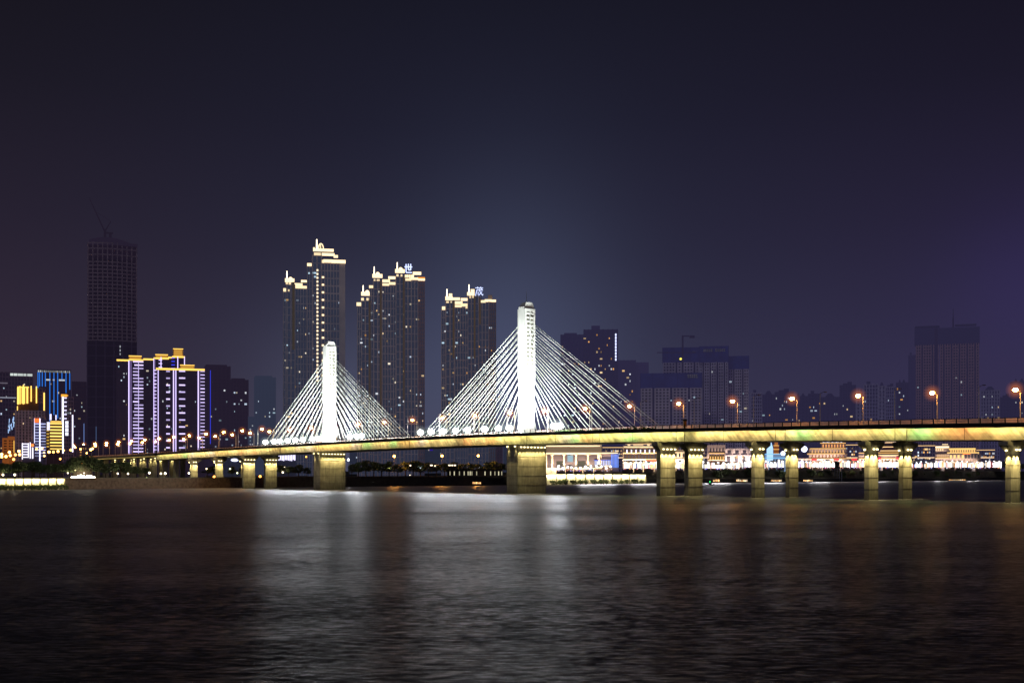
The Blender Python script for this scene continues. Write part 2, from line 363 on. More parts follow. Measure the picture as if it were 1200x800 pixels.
# piers
CAPM=surf((150,138,112),nscale=.5,namt=.3)
lampme=MB(); lampme.box(-.16,.16,-.28,.28,-.2,.2); lampme=lampme.mesh('downlight',em((255,236,170),6))
SPOTC=(1,.81,.32)
def downlight(part, x,y,z, power, ang=62, tilt=(0,0), blend=.6):
    b=link('downlight',lampme,part,(x,y,z))
    light('downlight_beam','SPOT',b,(.25 if tilt[0]>=0 else -.25,0,-.4),power,SPOTC,spot_size=radians(ang),spot_blend=blend,shadow_soft_size=.15,rot=(tilt[1],tilt[0],0))
def joints(m,x0,x1,y0,y1,zs):       # thin dark pour joints as shallow projecting lips
    for z in zs: m.box(x0-.03,x1+.03,y0-.03,y1+.03,z-.045,z+.045,1)
JD=surf((92,84,68),nscale=1,namt=.4)
def column(s, yc, wy, dx, nl, label=None, base=-3., power=8500, hammer=True, bump=True):
    top=zt(s)-3.55
    m=MB()
    if hammer:
        zb=top-3.0
        m.box(s-dx/2,s+dx/2,yc-wy/2,yc+wy/2,base,zb)
        joints(m,s-dx/2,s+dx/2,yc-wy/2,yc+wy/2,[z for z in (3.2,6.6,10.0,13.4) if z<zb-1])
        h=4.7 if wy<6 else wy/2+1.9; hx=dx/2+.55
        # hammerhead: chamfered corbel and bearing beam
        m.frus((s-dx/2,s+dx/2,yc-wy/2,yc+wy/2),(s-hx,s+hx,yc-h,yc+h),zb,zb+1.7)
        m.box(s-hx,s+hx,yc-h,yc+h,zb+1.7,zb+2.75)
        for k in (-.6,0,.6): m.box(s-.9,s+.9,yc+k*h-.6,yc+k*h+.6,zb+2.75,top+.12)
    else:
        zb=top; m.box(s-dx/2,s+dx/2,yc-wy/2,yc+wy/2,base,zb)
    p=m.build('pier_column',[CONC,JD],BR)
    for k in range(nl):
        y=yc+(k-(nl-1)/2)*(wy*.78/max(1,nl-1) if nl>2 else 1.6)
        downlight(p,s+dx/2+.75,y,zb+.5 if hammer else zb-.6,power,60,(radians(9),0))
    if hammer and wy<6:
        downlight(p,s,yc-wy/2-.9,zb+.3,power*.8,60,(0,radians(9)))
    return p
for s_ in (-336.5,-297,134.5,178.5,223.5,268,312):
    for yc in (-8.5,8.5): column(s_,yc,4.6,1.6,2)
for s_ in (-258,90.3):
    for yc in (-7.0,7.0): column(s_,yc,7.4,2.0,4,power=7500)
s_=-372
while s_>-640:
    for yc in (-6.2,6.2):
        if s_>-500:
            m=MB(); z=zt(s_)-1.05; m.box(s_-.8,s_+.8,yc-1.6,yc+1.6,3,z); p=m.build('pier_column',CONC,BR)
            if s_>-420: downlight(p,s_+1.4,yc,z-.8,1800,70,(radians(12),0))
            else: downlight(p,s_+1.4,yc-.5,z-.8,1800,70,(radians(12),0))
        else:
            m=MB(); m.box(s_-.8,s_+.8,yc-1.6,yc+1.6,3,zt(s_)-1.05); m.build('pier_column',CONC,BR)
    s_-=20
# pylon piers: tall solid walls under the pylons
for s_ in (0,-172):
    m=MB(); top=zt(s_)-3.45
    m.box(s_-3.7,s_+3.7,-7.6,7.6,-3,top-.3); joints(m,s_-3.7,s_+3.7,-7.6,7.6,(3.4,7.2,11.2,15.2))
    m.box(s_-3.2,s_+3.2,-7.2,7.2,top-.3,top+.02)
    p=m.build('pylon_pier',[CONC,JD],BR)
    for k in range(8): downlight(p,s_+3.7+.8,-6.3+k*1.8,top-1.0,5000,54,(radians(10),0))
    for x in (-2.6,2.6): downlight(p,s_+x,-7.6-.5,top-.7,900 if s_==0 else 2500,50,(0,radians(8)))
    m=MB()
    for k in range(18): m.tube((s_-3.9,-7.2,.5+k),(s_-3.9,-6.4,.5+k),.06); 
    for y in (-7.2,-6.4): m.tube((s_-3.9,y,0),(s_-3.9,y,18),.08)
    m.build('pier_ladder',STEEL,BR)

# pylons with their stay cables
def pylon(s_):
    zr=zt(s_)+1.5; zh=80.2 if s_==0 else 79.2
    hx0,hy0,hx,hy=2.3,3.35,1.85,2.75       # half sizes at the base and at the top
    m=MB()
    def cross(hx,hy,n): return [(-hx+n,-hy),(hx-n,-hy),(hx-n,-hy+n),(hx,-hy+n),(hx,hy-n),(hx-n,hy-n),(hx-n,hy),(-hx+n,hy),(-hx+n,hy-n),(-hx,hy-n),(-hx,-hy+n),(-hx+n,-hy+n)]
    def sh(p): return [(s_+a,b) for a,b in p]
    zm=zr+22
    m.prism(sh(cross(hx0,hy0,.85)),zr-1,zm,sh(cross(hx0-.28,hy0-.35,.55)))
    m.frus((s_-hx0+.26,s_+hx0-.26,-hy0+.33,hy0-.33),(s_-hx,s_+hx,-hy,hy),zm,zh-3.2)
    # chamfered head
    m.prism(sh([(-hx,-hy),(hx,-hy),(hx,hy),(-hx,hy)]),zh-3.2,zh-2.0,sh([(-hx,-hy),(hx,-hy),(hx,hy),(-hx,hy)]))
    m.frus((s_-hx,s_+hx,-hy,hy),(s_-hx+.7,s_+hx-.1,-hy+1.3,hy-1.1),zh-2.0,zh)
    P=m.build('pylon',WHITE,BR)
    # recessed anchorage panels on both road-facing sides: frame, mullion and rungs
    z0=zh-29.5; z1=zh-4.0
    for sx in (1,-1):
        q=MB(); X=s_+sx*(hx+.16)
        q.box(X-.02,X+.04,-1.9,1.9,z0,z1); q.build('anchor_recess',surf((150,150,128),nscale=.8,namt=.4),P)
        q=MB(); a,b=(X-.1,X+.55) if sx>0 else (X-.55,X+.1)
        q.box(a,b,-2.7,-1.85,z0-2,z1+1.2); q.box(a,b,1.85,2.7,z0-2,z1+1.2); q.box(a,b,-1.85,1.85,z1,z1+1.2); q.box(a,b,-1.85,1.85,z0-2,z0)
        q.box(a,b,-.32,.32,z0,z1)
        n=15
        for k in range(n): zz=z0+(z1-z0)*(k+.5)/n; q.box(a+.08,b-.1,-1.85,1.85,zz-.42,zz+.42)
        q.build('anchor_frame',WHITE,P)
    q=MB(); q.tube((s_,0,zh),(s_,0,zh+5),.10,.04); q.build('lightning_rod',STEEL,P)
    n=12
    for sx in (1,-1):
        for y in (-1.05,1.05):
            for k in range(n):
                t=k/(n-1); ds=8.5+t*(81-8.5); za=(zh-36.5)+(36.5-8.0)*t**.92
                q=MB(); q.tube((s_+sx*ds,y,zt(s_+sx*ds)+1.5),(s_+sx*hx*.98,y*.9,za),.122,n=6)
                q.build('stay_cable',CABLE,P)
    return P
pylon(0); pylon(-172)

# ------------------------------------------------------------------ floodlights standing on the deck
def brw(s,y,z): return (6.1+.6047*s+.7965*y, 504-.7965*s+.6047*y, z)
BRZ=BR.rotation_euler[2]
def floodlight():
    t=thing('floodlight','x','floodlight',(0,0,-50),BRZ,'white floodlights along the bridge median')
    m=MB(); m.tube((0,0,0),(0,0,1.7),.12); m.box(-.5,.5,-.4,.4,0,.15); m.build('mast',STEEL,t)
    m=MB(); m.box(-.75,.75,-.5,.5,1.6,1.85); m.build('lamp_tray',STEEL,t)
    m=MB(); m.ball((0,0,2.6),1.25,14,9,sz=.9); m.build('lamp_lens',em((250,255,250),235,True),t); halo(t,(0,0,2.6),3.4,(225,240,235),.035)
    return t
FL0=floodlight()
first=True; cnt={}
def place_flood(s_, label):
    global first
    loc=brw(s_,-11.3,zt(s_)+.8)
    if first: FL0.location=loc; FL0['label']=label; first=False
    else: dup(FL0,loc,BRZ,label)
def spx(px,t):
    a,b_=-2000.,300.
    for _ in range(50):
        m=(a+b_)/2; x=6.1+.6047*m+.7965*t; y=504-.7965*m+.6047*t
        if 600+F*x/y<px: a=m
        else: b_=m
    return a
LS=[spx(p,-11.3) for p in (311,321,328,337,346,355,366,373,379)]
for i,s_ in enumerate(LS): place_flood(s_,'dazzling white floodlight left of the shorter pylon, %s from its row\'s left end'%ORD[i])
for i,s_ in enumerate([spx(p,-11.3) for p in (410,418,424)]): place_flood(s_,'white floodlight on the deck just right of the shorter pylon, %s of three'%ORD[i])
RS=[spx(p,-11.3) for p in (493,505,519,534,548,568,584,597)]
for i,s_ in enumerate(RS): place_flood(s_,'dazzling white floodlight left of the taller pylon, %s from its row\'s left end'%ORD[i])
for i,s_ in enumerate([spx(p,-11.3) for p in (649,656)]): place_flood(s_,'%s of the twin white floodlights just right of the taller pylon'%('left one','right one')[i])
from mathutils import Vector
def aim(name, src, dst, power, size, color=(.94,1,.95)):
    l=bpy.data.lights.new(name,'SPOT'); l.energy=power; l.color=color; l.spot_size=radians(size); l.spot_blend=.8; l.shadow_soft_size=.5
    o=link(name,l,None,src); o.rotation_euler=(Vector(dst)-Vector(src)).to_track_quat('-Z','Y').to_euler()
    return o
BEAMS=[]
for base,lefts,rights in ((-172,(-232,-215,-197,-184),(-146,-138,-131)),(0,(-69,-49,-27,-12),(21.5,25,33))):
    for s_ in lefts:
        BEAMS.append(aim('floodlight_beam',brw(s_,-11.0,zt(s_)+4.8),brw(base,0,50),1.25*(50000+14*(abs(s_-base))**2*5),100 if abs(s_-base)<20 else 50))
    for s_ in rights:
        BEAMS.append(aim('floodlight_beam',brw(s_,-11.0,zt(s_)+4.8),brw(base,0,52),90000+60*(abs(s_-base))**2*1.,85))
    for s_ in rights[:2]:
        BEAMS.append(aim('floodlight_beam',brw(s_,-11.0,zt(s_)+4.8),brw(s_+28,0,48),60000,75))
for b in BEAMS:
    w=b.location.copy(); r=b.rotation_euler.copy()
    near=min((o for o in col.objects if o.get('category')=='floodlight'),key=lambda o:(o.location-w).length)
    b.parent=near
    from mathutils import Matrix
    b.matrix_parent_inverse=(Matrix.Translation(near.location)@Matrix.Rotation(near.rotation_euler[2],4,'Z')).inverted()

# ------------------------------------------------------------------ street lamps on the bridge
AMB=(255,176,84); POLE=surf((214,206,196),rough=.5,nscale=.5,namt=.1)
def street_lamp(lit):
    t=thing('street_lamp','x','street lamp',(0,0,-50),BRZ,'street lamps along the bridge')
    m=MB(); m.tube((0,0,0),(0,0,10.2),.13,.08); m.tube((0,0,0),(0,0,.8),.2); m.build('pole',POLE,t)
    m=MB(); m.tube((0,0,10.15),(0,-1.2,10.65),.06); m.tube((0,-1.2,10.65),(0,-2.2,10.8),.05); m.build('arm',STEEL,t)
    m=MB(); m.box(-.25,.25,-3.0,-2.0,10.75,10.9); h=m.build('lamp_head',STEEL,t)
    m=MB(); m.ball((0,-2.55,10.4),.72,12,7,sz=.7) if lit else m.box(-.2,.2,-2.9,-2.1,10.68,10.75)
    m.build('bulb',em(AMB,170,True) if lit else surf((190,190,180)),h)
    if lit: halo(t,(0,-2.55,10.4),2.7,(255,140,44),.05)
    return t
LIT=street_lamp(True); UNLIT=street_lamp(False); UNLIT['group']='unlit street lamps on the near side of the bridge'
stations=[k*26.7 for k in range(-24,13)]
used={0:False,1:False}
def place_lamp(lit,s_,y,rz,label):
    src=LIT if lit else UNLIT
    loc=brw(s_,y,zt(s_)+.79)
    if not used[lit]: src.location=loc; src.rotation_euler=(0,0,rz); src['label']=label; used[lit]=True
    else: dup(src,loc,rz,label)
fr=[s_ for s_ in stations if s_>=0]; fl=[s_ for s_ in stations if -172<s_<0]; fll=[s_ for s_ in stations if s_<=-172][::-1]
for i,s_ in enumerate(fr): place_lamp(True,s_+.5,11.7,BRZ,'lit amber street lamp on the far kerb, %s to the right of the taller pylon'%ORD[i])
for i,s_ in enumerate(fl): place_lamp(True,s_+3,11.7,BRZ,'lit amber street lamp on the far kerb between the two pylons, %s from the left'%ORD[i])
for i,s_ in enumerate(fll): place_lamp(True,s_+3,11.7,BRZ,'lit amber street lamp on the far kerb, %s to the left of the shorter pylon'%ORD[i])
for i,s_ in enumerate([s_ for s_ in fr if s_<260]): place_lamp(False,s_+2,-11.75,BRZ+pi,'unlit street lamp on the near kerb, %s to the right of the taller pylon'%ORD[i])
for i,s_ in enumerate(fl): place_lamp(False,s_+5,-11.75,BRZ+pi,'unlit street lamp on the near kerb between the pylons, %s from the left'%ORD[i])
for i,s_ in enumerate(fll[2:]): place_lamp(True,s_+5,-11.75,BRZ+pi,'lit amber street lamp on the near kerb of the left approach, %s from the cables'%ORD[i])
# hedges in planters along the median
for i,s_ in enumerate((28,38,48,58,68,78)):
    m=MB(); r=random.Random(i)
    for k in range(220):
        x=r.uniform(-4.2,4.2); y=r.uniform(-.5,.5); z=.3+abs(r.gauss(.3,.25)); q=r.uniform(.12,.28); a=r.uniform(0,pi)
        m.add([(x-q*cos(a),y-q*sin(a),z-q),(x+q*cos(a),y+q*sin(a),z-q),(x+q*cos(a),y+q*sin(a),z+q),(x-q*cos(a),y-q*sin(a),z+q)],[(0,1,2,3)])
    t=thing('planter_hedge','low green hedge in a kerb planter on the deck, %s right of the taller pylon'%ORD[i],'hedge',brw(s_,-4.2,zt(s_)+.8),BRZ,'hedges on the bridge deck')
    m.build('foliage',HEDGE,t); q=MB(); q.box(-4.4,4.4,-.6,.6,0,.35); q.build('planter',CONC_D,t)
# small orange cabinet by the right end of the cables
t=thing('traffic_cabinet','small orange roadside cabinet on the deck right of the longest cable','cabinet',brw(104,-11.3,zt(104)+.79),BRZ)
m=MB(); m.box(-.45,.45,-.35,.35,.9,2.9); m.build('box',surf((190,120,40)),t); m=MB(); m.box(-.6,.6,-.5,.5,2.9,3.5); m.build('roof',DARK,t)
m=MB(); m.tube((0,0,0),(0,0,.95),.12); m.build('post',STEEL,t)

# ------------------------------------------------------------------ buildings
UNIT={}
def unit(mat):
    if mat not in UNIT:
        b=MB(); b.box(-.5,.5,-.5,.5,-.5,.5); UNIT[mat]=b.mesh('panel',mat)
    return UNIT[mat]
COOL=[(214,232,255),(235,240,250),(190,220,240),(255,240,214)]; WARM=[(255,206,140),(255,220,170),(255,184,104),(230,235,245)]
class Bld:
    def __init__(s,name,label,cat,px,d,depth=30,group=None):
        s.px,s.d,s.depth=px,d,depth; x=WX(px,d); s.zb=gz(x,d)-.5
        s.rz=-atan2(x,d); s.k=d/F*cos(s.rz)**0
        s.t=thing(name,label,cat,(x,d,s.zb),s.rz,group); s.c=cos(atan2(x,d)); s.fronts=[]
    def X(s,px): return (px-s.px)/F*s.d*s.c
    def Z(s,py): return WZ(py,s.d)-s.zb
    def box(s,part,px0,px1,y0,y1,mat,fr=0,dep=None,parent=None):
        """own part: a block from the front plane (offset fr metres towards the river) back by dep"""
        dep=s.depth if dep is None else dep
        x0,x1,z0,z1=s.X(px0),s.X(px1),s.Z(max(y0,y1)) if y0 is not None and y1 is not None else 0,s.Z(min(y0,y1))
        o=link(part,unit(mat),parent or s.t,((x0+x1)/2,-fr+dep/2,(z0+z1)/2),0,(x1-x0,dep,z1-z0)); return o
    def body(s,px0,px1,yt,core,rib,nr=6,fl=5.0,fr=0,dep=None,yb=None,ribw=.28,band=.25,part='wall',lip=.5,frame='facade_frame',bays_off=0):
        dep=s.depth if dep is None else dep
        s.fronts.append((px0,px1,yt,fr+(lip if rib else 0)))
        x0,x1=s.X(px0),s.X(px1); z1=s.Z(yt); z0=0 if yb is None else s.Z(yb)
        m=MB(); m.box(x0,x1,-fr,-fr+dep,z0,z1); m.build(part,core,s.t)
        if rib is None: return
        m=MB(); w=(x1-x0)/nr
        for i in range(nr+1):
            c=x0+w*i; h=w*ribw/2*(1.5 if i in (0,nr) else 1); m.box(max(x0-.1,c-h),min(x1+.1,c+h),-fr-lip,-fr-.01,z0,z1+.3)
        if fl:
            st=fl/F*s.d; z=z1; bays=[i for i in range(nr) if not (bays_off and i%bays_off==bays_off-2)]
            while z>z0+1:
                if bays_off:
                    for i in bays: m.box(x0+w*i,x0+w*(i+1),-fr-lip*.6,-fr-.005,z-st*band,z)
                else: m.box(x0+.02,x1-.02,-fr-lip*.6,-fr-.005,z-st*band,z)
                z-=st
        # side return ribs
        for i in range(4):
            c=-fr+dep*(i+.5)/4
            for sx in (x0,x1): m.box(sx-.35 if sx==x0 else sx-.05, sx+.05 if sx==x0 else sx+.35, c-1,c+1,z0,z1)
        m.build(frame,rib,s.t)
    def wins(s,px0,px1,y0,y1,n,cols,fl=5.,cw=3.,seed=0,st=(.25,1.1),w=1.5,h=2.0,fr=.75):
        r=random.Random(seed*17+int(s.px)); seen=set()
        for _ in range(int(n*.8)):
            a=int(r.uniform(0,(px1-px0)/cw)); b=int(r.uniform(0,(y1-y0)/fl))
            if (a,b) in seen: continue
            seen.add((a,b)); px=px0+(a+.5)*cw; py=y0+(b+.6)*fl; ww=w*r.choice((.55,.7,.9,1.,1.2,1.9)); hh=h*r.uniform(.7,1.1)
            stv=max(.2,round((st[0]+(st[1]-st[0])*r.random()**1.6)*5)/5)
            f=[q[3] for q in s.fronts if q[0]-.5<=px<=q[1]+.5 and py>q[2]+2]
            if not f: continue
            s.box('window',px-ww/2,px+ww/2,py-hh/2,py+hh/2,em(r.choice(cols),stv),max(f)+.1,.3)
    def strip(s,px0,px1,y0,y1,c,st=1.6,fr=.9,dep=.5,part='light_strip',parent=None): return s.box(part,px0,px1,y0,y1,em(c,st),fr,dep,parent)

# --- three crowned riverside towers
CR=(255,226,178)
def crown(b,items,st=1.5):
    for it in items: b.strip(it[0],it[1],it[2],it[3],CR,(it[4]*.68 if len(it)>4 else st),(it[5] if len(it)>5 else 1.0),(it[6] if len(it)>6 else 2.5),'crown_light')
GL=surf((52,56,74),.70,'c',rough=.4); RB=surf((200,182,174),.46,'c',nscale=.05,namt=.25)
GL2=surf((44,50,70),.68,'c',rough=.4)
def spire(b,px,y0,y1,w=1.5,st=3.2):
    m=MB(); x=b.X(px); r=w/2/F*b.d; m.frus((x-r,x+r,-1-r,-1+r),(x-r*.6,x+r*.6,-1-r*.6,-1+r*.6),b.Z(y1),b.Z(y0)); m.build('spire',em((255,238,205),st),b.t)
def dome(b,px,py,r,st=2.2):
    m=MB(); m.ball((b.X(px),3,b.Z(py)),r/F*b.d,10,8); m.build('dome',em(CR,st),b.t)
b=Bld('residential_tower','slim dark tower with glowing stepped crown left of the tallest apartment tower','tower',347,1160,22,'crowned apartment towers')
b.body(332,337,342,GL,RB,2,8.8,0,band=.09); b.body(336,346,334,GL,RB,2,8.8,2,band=.09); b.body(346,362,338,GL,RB,5,8.8,1,band=.09)
crown(b,[(334,345,327,331,2.6,3),(335,337.5,331.6,333.6,1.6,3),(338.4,341,331.6,334,1.6,3),(332,335.2,338.2,342,2,1),(337.5,339.3,339.8,342,1.3,3),(345,354.5,332,334.6,2.2,2),(352.8,362.3,328.2,330.6,2.6,2),(345,362,335,338,2.0,2)])
b.strip(355,361.5,330.6,332,CR,.12,1,1,'crown_post'); spire(b,336.3,318,329); dome(b,340.5,326.5,2.4)
b.strip(342.5,345.2,329,410,(96,84,76),.35,2.6,.4,'lit_pilaster')
b.wins(333,361,345,500,46,COOL+WARM[:2],4.4,2.4,1)
b=Bld('residential_tower','tallest apartment tower with glowing stepped crown and a lit stair column','tower',382,1120,26,'crowned apartment towers')
b.body(360,366,312,GL,RB,2,8.8,0,band=.09); b.body(366,377,300,GL,RB,2,8.8,2,band=.09); b.body(377,398,308,GL,RB,6,8.8,1,band=.16); b.body(398,404.6,308,RB,None,fr=.8)
crown(b,[(367,391,292.2,295,2.6,3),(368,376,297,300,1.6,3),(377,392,297,299.8,2.5,2.4),(391,396,299,301.8,2.3,2.2),(377,380,305,308.5,1.7,2),(379,389,304.4,308,2.4,2.2),(388.6,405,304.6,308.2,2.6,2.4),(360,365.2,309,312.4,2.4,1),(367,369,291,294.5,2.4,3.2)])
spire(b,371.2,281,293.5,1.9)
m=MB(); x=b.X(376); z=b.Z(292.2); r=3/F*b.d
for k in range(10):
    a0,a1=pi*k/10,pi*(k+1)/10; m.tube((x+r*cos(a0),0,z+2.2*r*sin(a0)),(x+r*cos(a1),0,z+2.2*r*sin(a1)),.5)
m.build('crown_arch',em(CR,1.8),b.t)
m=MB(); m.box(b.X(374.6),b.X(376.4),-2,0,b.Z(292),b.Z(287)); m.build('crown_light',em(CR,1.2),b.t)
for k in range(30): b.strip(371.1,373.0,316.4+k*4.42,318.5+k*4.42,(255,228,184),1.7,2.8,.3,'stair_window')
for k in range(14): b.strip(376.2,379.8,324.2+k*8.84,326.2+k*8.84,(255,222,176),1.8,1.9,.3,'lit_balcony')
b.wins(361,370,318,500,20,COOL,4.4,2.4,2); b.wins(379,397,330,500,6,COOL,4.4,2.4,3)
b=Bld('residential_tower','broad three-step tower with glowing crowns under a blue rooftop character','tower',458,1080,28,'crowned apartment towers')
b.body(419,424,359,GL2,RB,2,8.8,0,band=.09); b.body(423.5,433,353,GL2,RB,2,8.8,2,band=.09); b.body(433,438,338,GL2,RB,2,8.8,.5,band=.09); b.body(437.5,448,330,GL2,RB,2,8.8,2.5,band=.09)
b.body(448,464.5,335,GL2,RB,5,8.8,1.2,band=.09); b.body(463.5,474,324,GL2,RB,2,8.8,3,band=.09); b.body(474,490,329,GL2,RB,4,8.8,1.6,band=.09); b.body(490,497.4,329,GL,surf((140,104,98),.3,'c'),3,4.4,1.4,ribw=.4,band=.3)
crown(b,[(418,425,355,358.8,2.2,1),(423.4,433.2,343,347,2.6,3),(423.4,426.5,350,353,1.9,3),(429.5,432,350,352.5,1.6,3),(432.6,438,335,338,2,1.4),(436.5,448.2,322,326,2.6,3.4),(438,440,328,330,1.5,3.4),(441.5,445,328,330,1.4,3.4),(448,457,328,331,2.2,2.2),(455,464.6,324.2,327,2.6,2.2),(448,456,332.6,335.2,2,2.2),(456,464.6,331,333.6,2,2.2),(463,474.2,316,320,2.6,4),(464.5,467,322,324.5,1.6,4),(469.5,471.5,322,324.5,1.5,4),(474.5,485,322,325,2.4,2.6),(483.8,493.6,318.5,321.6,2.6,2.6),(475,482,326.4,329,1.8,2.6),(480,490,325.2,327.6,2.2,2.8),(490,498,326.4,328.4,2.6,2.8)])
b.strip(489,498,324.6,326.2,(255,160,60),1.0,2.4,1,'crown_light')
for p,y0,y1 in ((425.7,335,344.5),(438.6,313,323),(465.5,307.5,317)): spire(b,p,y0,y1)
for p,y in ((430.3,342),(442.6,320.6),(469.6,314.6)): dome(b,p,y,2.3)
for p,y0,y1 in ((433.2,353,470),(446,330,480),(473,324,470)): b.strip(p-1,p+1.2,y0,y1,(96,82,76),.4,3.6,.4,'lit_pilaster')
b.wins(420,437,360,505,34,COOL+WARM,4.4,2.4,4); b.wins(438,473,340,505,46,COOL+WARM[:2],4.4,2.4,5); b.wins(475,496,345,505,20,COOL+WARM[:2],4.4,2.4,6)
B2=b
b=Bld('residential_tower','two-step tower with glowing crowns just left of the taller white pylon','tower',549,1080,28,'crowned apartment towers')
b.body(517.4,523,363,GL2,RB,2,8.8,0,band=.09); b.body(522,533,353,GL2,RB,2,8.8,2.4,band=.09); b.body(533,549,360,GL2,RB,5,8.8,1,band=.09); b.body(548,561,347,GL2,RB,3,8.8,2.6,band=.09); b.body(561,573,354,GL2,RB,3,8.8,1.4,band=.09); b.body(573,581,354,GL,surf((132,104,96),.3,'c'),3,4.4,1.2,ribw=.4)
crown(b,[(518,523.4,359.4,363.2,2.2,1),(522,530.4,348,352,2.6,3.4),(526,530,344.6,348,2.4,3),(530,539,349,351.6,2.5,2),(540,549.4,349.6,352.4,2.5,2),(532.4,542,353.4,356.4,2.2,2.2),(532,541,357.6,360.2,2,2.2),(540,549,356,359,1.9,2.2),(545.6,548,359,361.6,1.5,2.2),(523,526,353.4,355.6,1.5,3),(528,529.6,353.4,355.4,1.3,3),(547.4,556,343,346.6,2.6,3.6),(551.6,556,339.4,343,2.5,3.2),(563,569,352,354.8,2.0,2.4),(568,576,351,353.6,2.4,2.4),(575.6,581.2,351.4,354,2.5,2.4),(550,552,347.4,350,1.2,3.6),(553.4,555.2,347.4,349.6,1.3,3.6)])
b.box('rooftop_box',572,577,345,352,surf((150,130,110),.3,'c'),-2,6)
for p,y0,y1 in ((523.8,339,348.5),(549.6,333.6,343.5)): spire(b,p,y0,y1)
for p,y0,y1 in ((531.4,353,420),(556,347,420),(562.4,349,380)): b.strip(p-.9,p+1.1,y0,y1,(104,86,74),.4,3.4,.4,'lit_pilaster')
b.wins(518,533,364,505,30,COOL+WARM[:2],4.4,2.4,7); b.wins(534,580,364,505,44,COOL+WARM,4.4,2.4,8)
B3=b
# rooftop characters
def strokes(name,label,bld,px0,px1,y0,y1,segs,th,c,st):
    x0=bld.t.location; t=bld
    m=MB(); w=t.X(px1)-t.X(px0); h=t.Z(y0)-t.Z(y1)
    for (ax,ay,bx,by) in segs: m.tube((ax*w,0,ay*h),(bx*w,0,by*h),th,n=4)
    sx=t.X(px0); z=t.Z(y1); R=Matrix.Rotation(t.rz,4,'Z')@Vector((sx,-5,z))
    loc=Vector(t.t.location)+R
    o=thing(name,label,'sign',loc,t.rz); m.build('characters',em(c,st),o)
    f=MB(); zr=-h*.5
    for k in (.2,.5,.8): f.tube((k*w,1.0,zr),(k*w,.6,h*.95),.14,n=4)
    for k in (.1,.5,.9): f.tube((0,.7,k*h),(w,.7,k*h),.1,n=4)
    f.build('sign_frame',STEEL,o)
    return o
BLU=(196,208,255)
strokes('rooftop_sign','blue-white illuminated rooftop character on the broad three-step tower',B2,474,483,310,321,[(0,.68,1,.68),(.2,.12,.2,.98),(.5,.36,.5,1),(.8,.36,.8,1),(.5,.36,.8,.36),(.2,.08,.95,.08)],.50,BLU,1.7)
strokes('rooftop_sign','blue-white illuminated rooftop character on the two-step tower beside the taller pylon',B3,557,566,337,347.5,[(0,.88,1,.88),(.3,.78,.3,1),(.7,.78,.7,1),(.15,.64,.98,.64),(.2,.64,.02,.0),(.5,.78,.62,.42),(.62,.42,.95,.04),(.95,.04,.98,.2),(.86,.46,.42,.04),(.76,.78,.9,.70),(.36,.45,.36,.12)],.34,BLU,1.6)

# --- supertall tower under construction, with its crane
b=Bld('unfinished_skyscraper','very tall dark unfinished skyscraper with bare concrete floors at far left','skyscraper',131,1500,55)
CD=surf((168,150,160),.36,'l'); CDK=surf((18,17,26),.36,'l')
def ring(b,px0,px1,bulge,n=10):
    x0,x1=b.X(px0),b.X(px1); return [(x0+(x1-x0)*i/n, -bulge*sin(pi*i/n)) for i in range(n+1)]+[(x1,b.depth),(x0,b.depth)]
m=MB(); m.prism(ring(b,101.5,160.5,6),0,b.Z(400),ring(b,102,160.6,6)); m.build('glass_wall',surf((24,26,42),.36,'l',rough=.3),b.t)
m=MB()
for k in range(12):
    px=102+k*5.2
    if k%2==0: m.tube((b.X(px+.3),-6*sin(pi*k/11.5)-.4,0),(b.X(px+.3),-6*sin(pi*k/11.5)-.4,b.Z(400)),.5,n=4)
z=8
while z<b.Z(401): m.prism([(x*1.004,y-.25) for x,y in ring(b,101.6,160.5,6)],z,z+.7); z+=12.8
m.build('glass_mullions',surf((44,46,66),.55,'l'),b.t)
m=MB(); m.prism(ring(b,106,157,4),b.Z(400),b.Z(305)); m.build('core_wall',CDK,b.t)
m=MB(); z=b.Z(400); st=4.35/F*1500
while z<b.Z(305): m.prism(ring(b,102.3,160.8,6),z,z+1.5); z+=st
for zz in (b.Z(300),b.Z(293),b.Z(286.5)): m.prism(ring(b,103,161.3,6),zz,zz+1.3)
m.build('floor_slabs',CD,b.t)
m=MB()
for k in range(11):
    px=103.2+k*5.7; y=-6*sin(pi*k/10)+.3; m.box(b.X(px)-.7,b.X(px)+.7,y-.5,y+1,b.Z(400),b.Z(285))
m.build('columns',CD,b.t)
m=MB(); n=14
for i in range(n):
    a=i/n; c=(i+1)/n; x0=b.X(104.5+a*57); x1=b.X(104.5+c*57); za=b.Z(284.5)+sin(pi*min(1,(a+.15)))*b.k*5.5; zc=b.Z(284.5)+sin(pi*min(1,(c+.15)))*b.k*5.5
    y=-6*sin(pi*a); m.add([(x0,y,b.Z(288)),(x1,y,b.Z(288)),(x1,y,zc),(x0,y,za),(x0,y+30,b.Z(288)),(x1,y+30,b.Z(288)),(x1,y+30,zc),(x0,y+30,za)],[(0,1,2,3),(3,2,6,7),(5,4,7,6)])
m.build('crown_formwork',surf((34,30,42),.7,'l'),b.t)
for y0,y1 in ((405,407.5),(409.5,412),(414,416)): b.strip(140.2,141.4,y0,y1,(220,225,235),.5,6.6,.3,'work_light')
b.wins(104,158,425,530,10,COOL[:3],6,3,9,(.2,.45),fr=6.8)
b.strip(112.4,113.2,500,522,(120,150,210),.3,6.6,.3,'light_strip')
zr=b.Z(284)
loc=Vector(b.t.location)+Matrix.Rotation(b.rz,4,'Z')@Vector((b.X(123),8,zr))
t=thing('tower_crane','luffing tower crane standing on the roof of the unfinished skyscraper','crane',loc,b.rz)
CM=surf((52,44,48),.55,'l'); k=1500/F
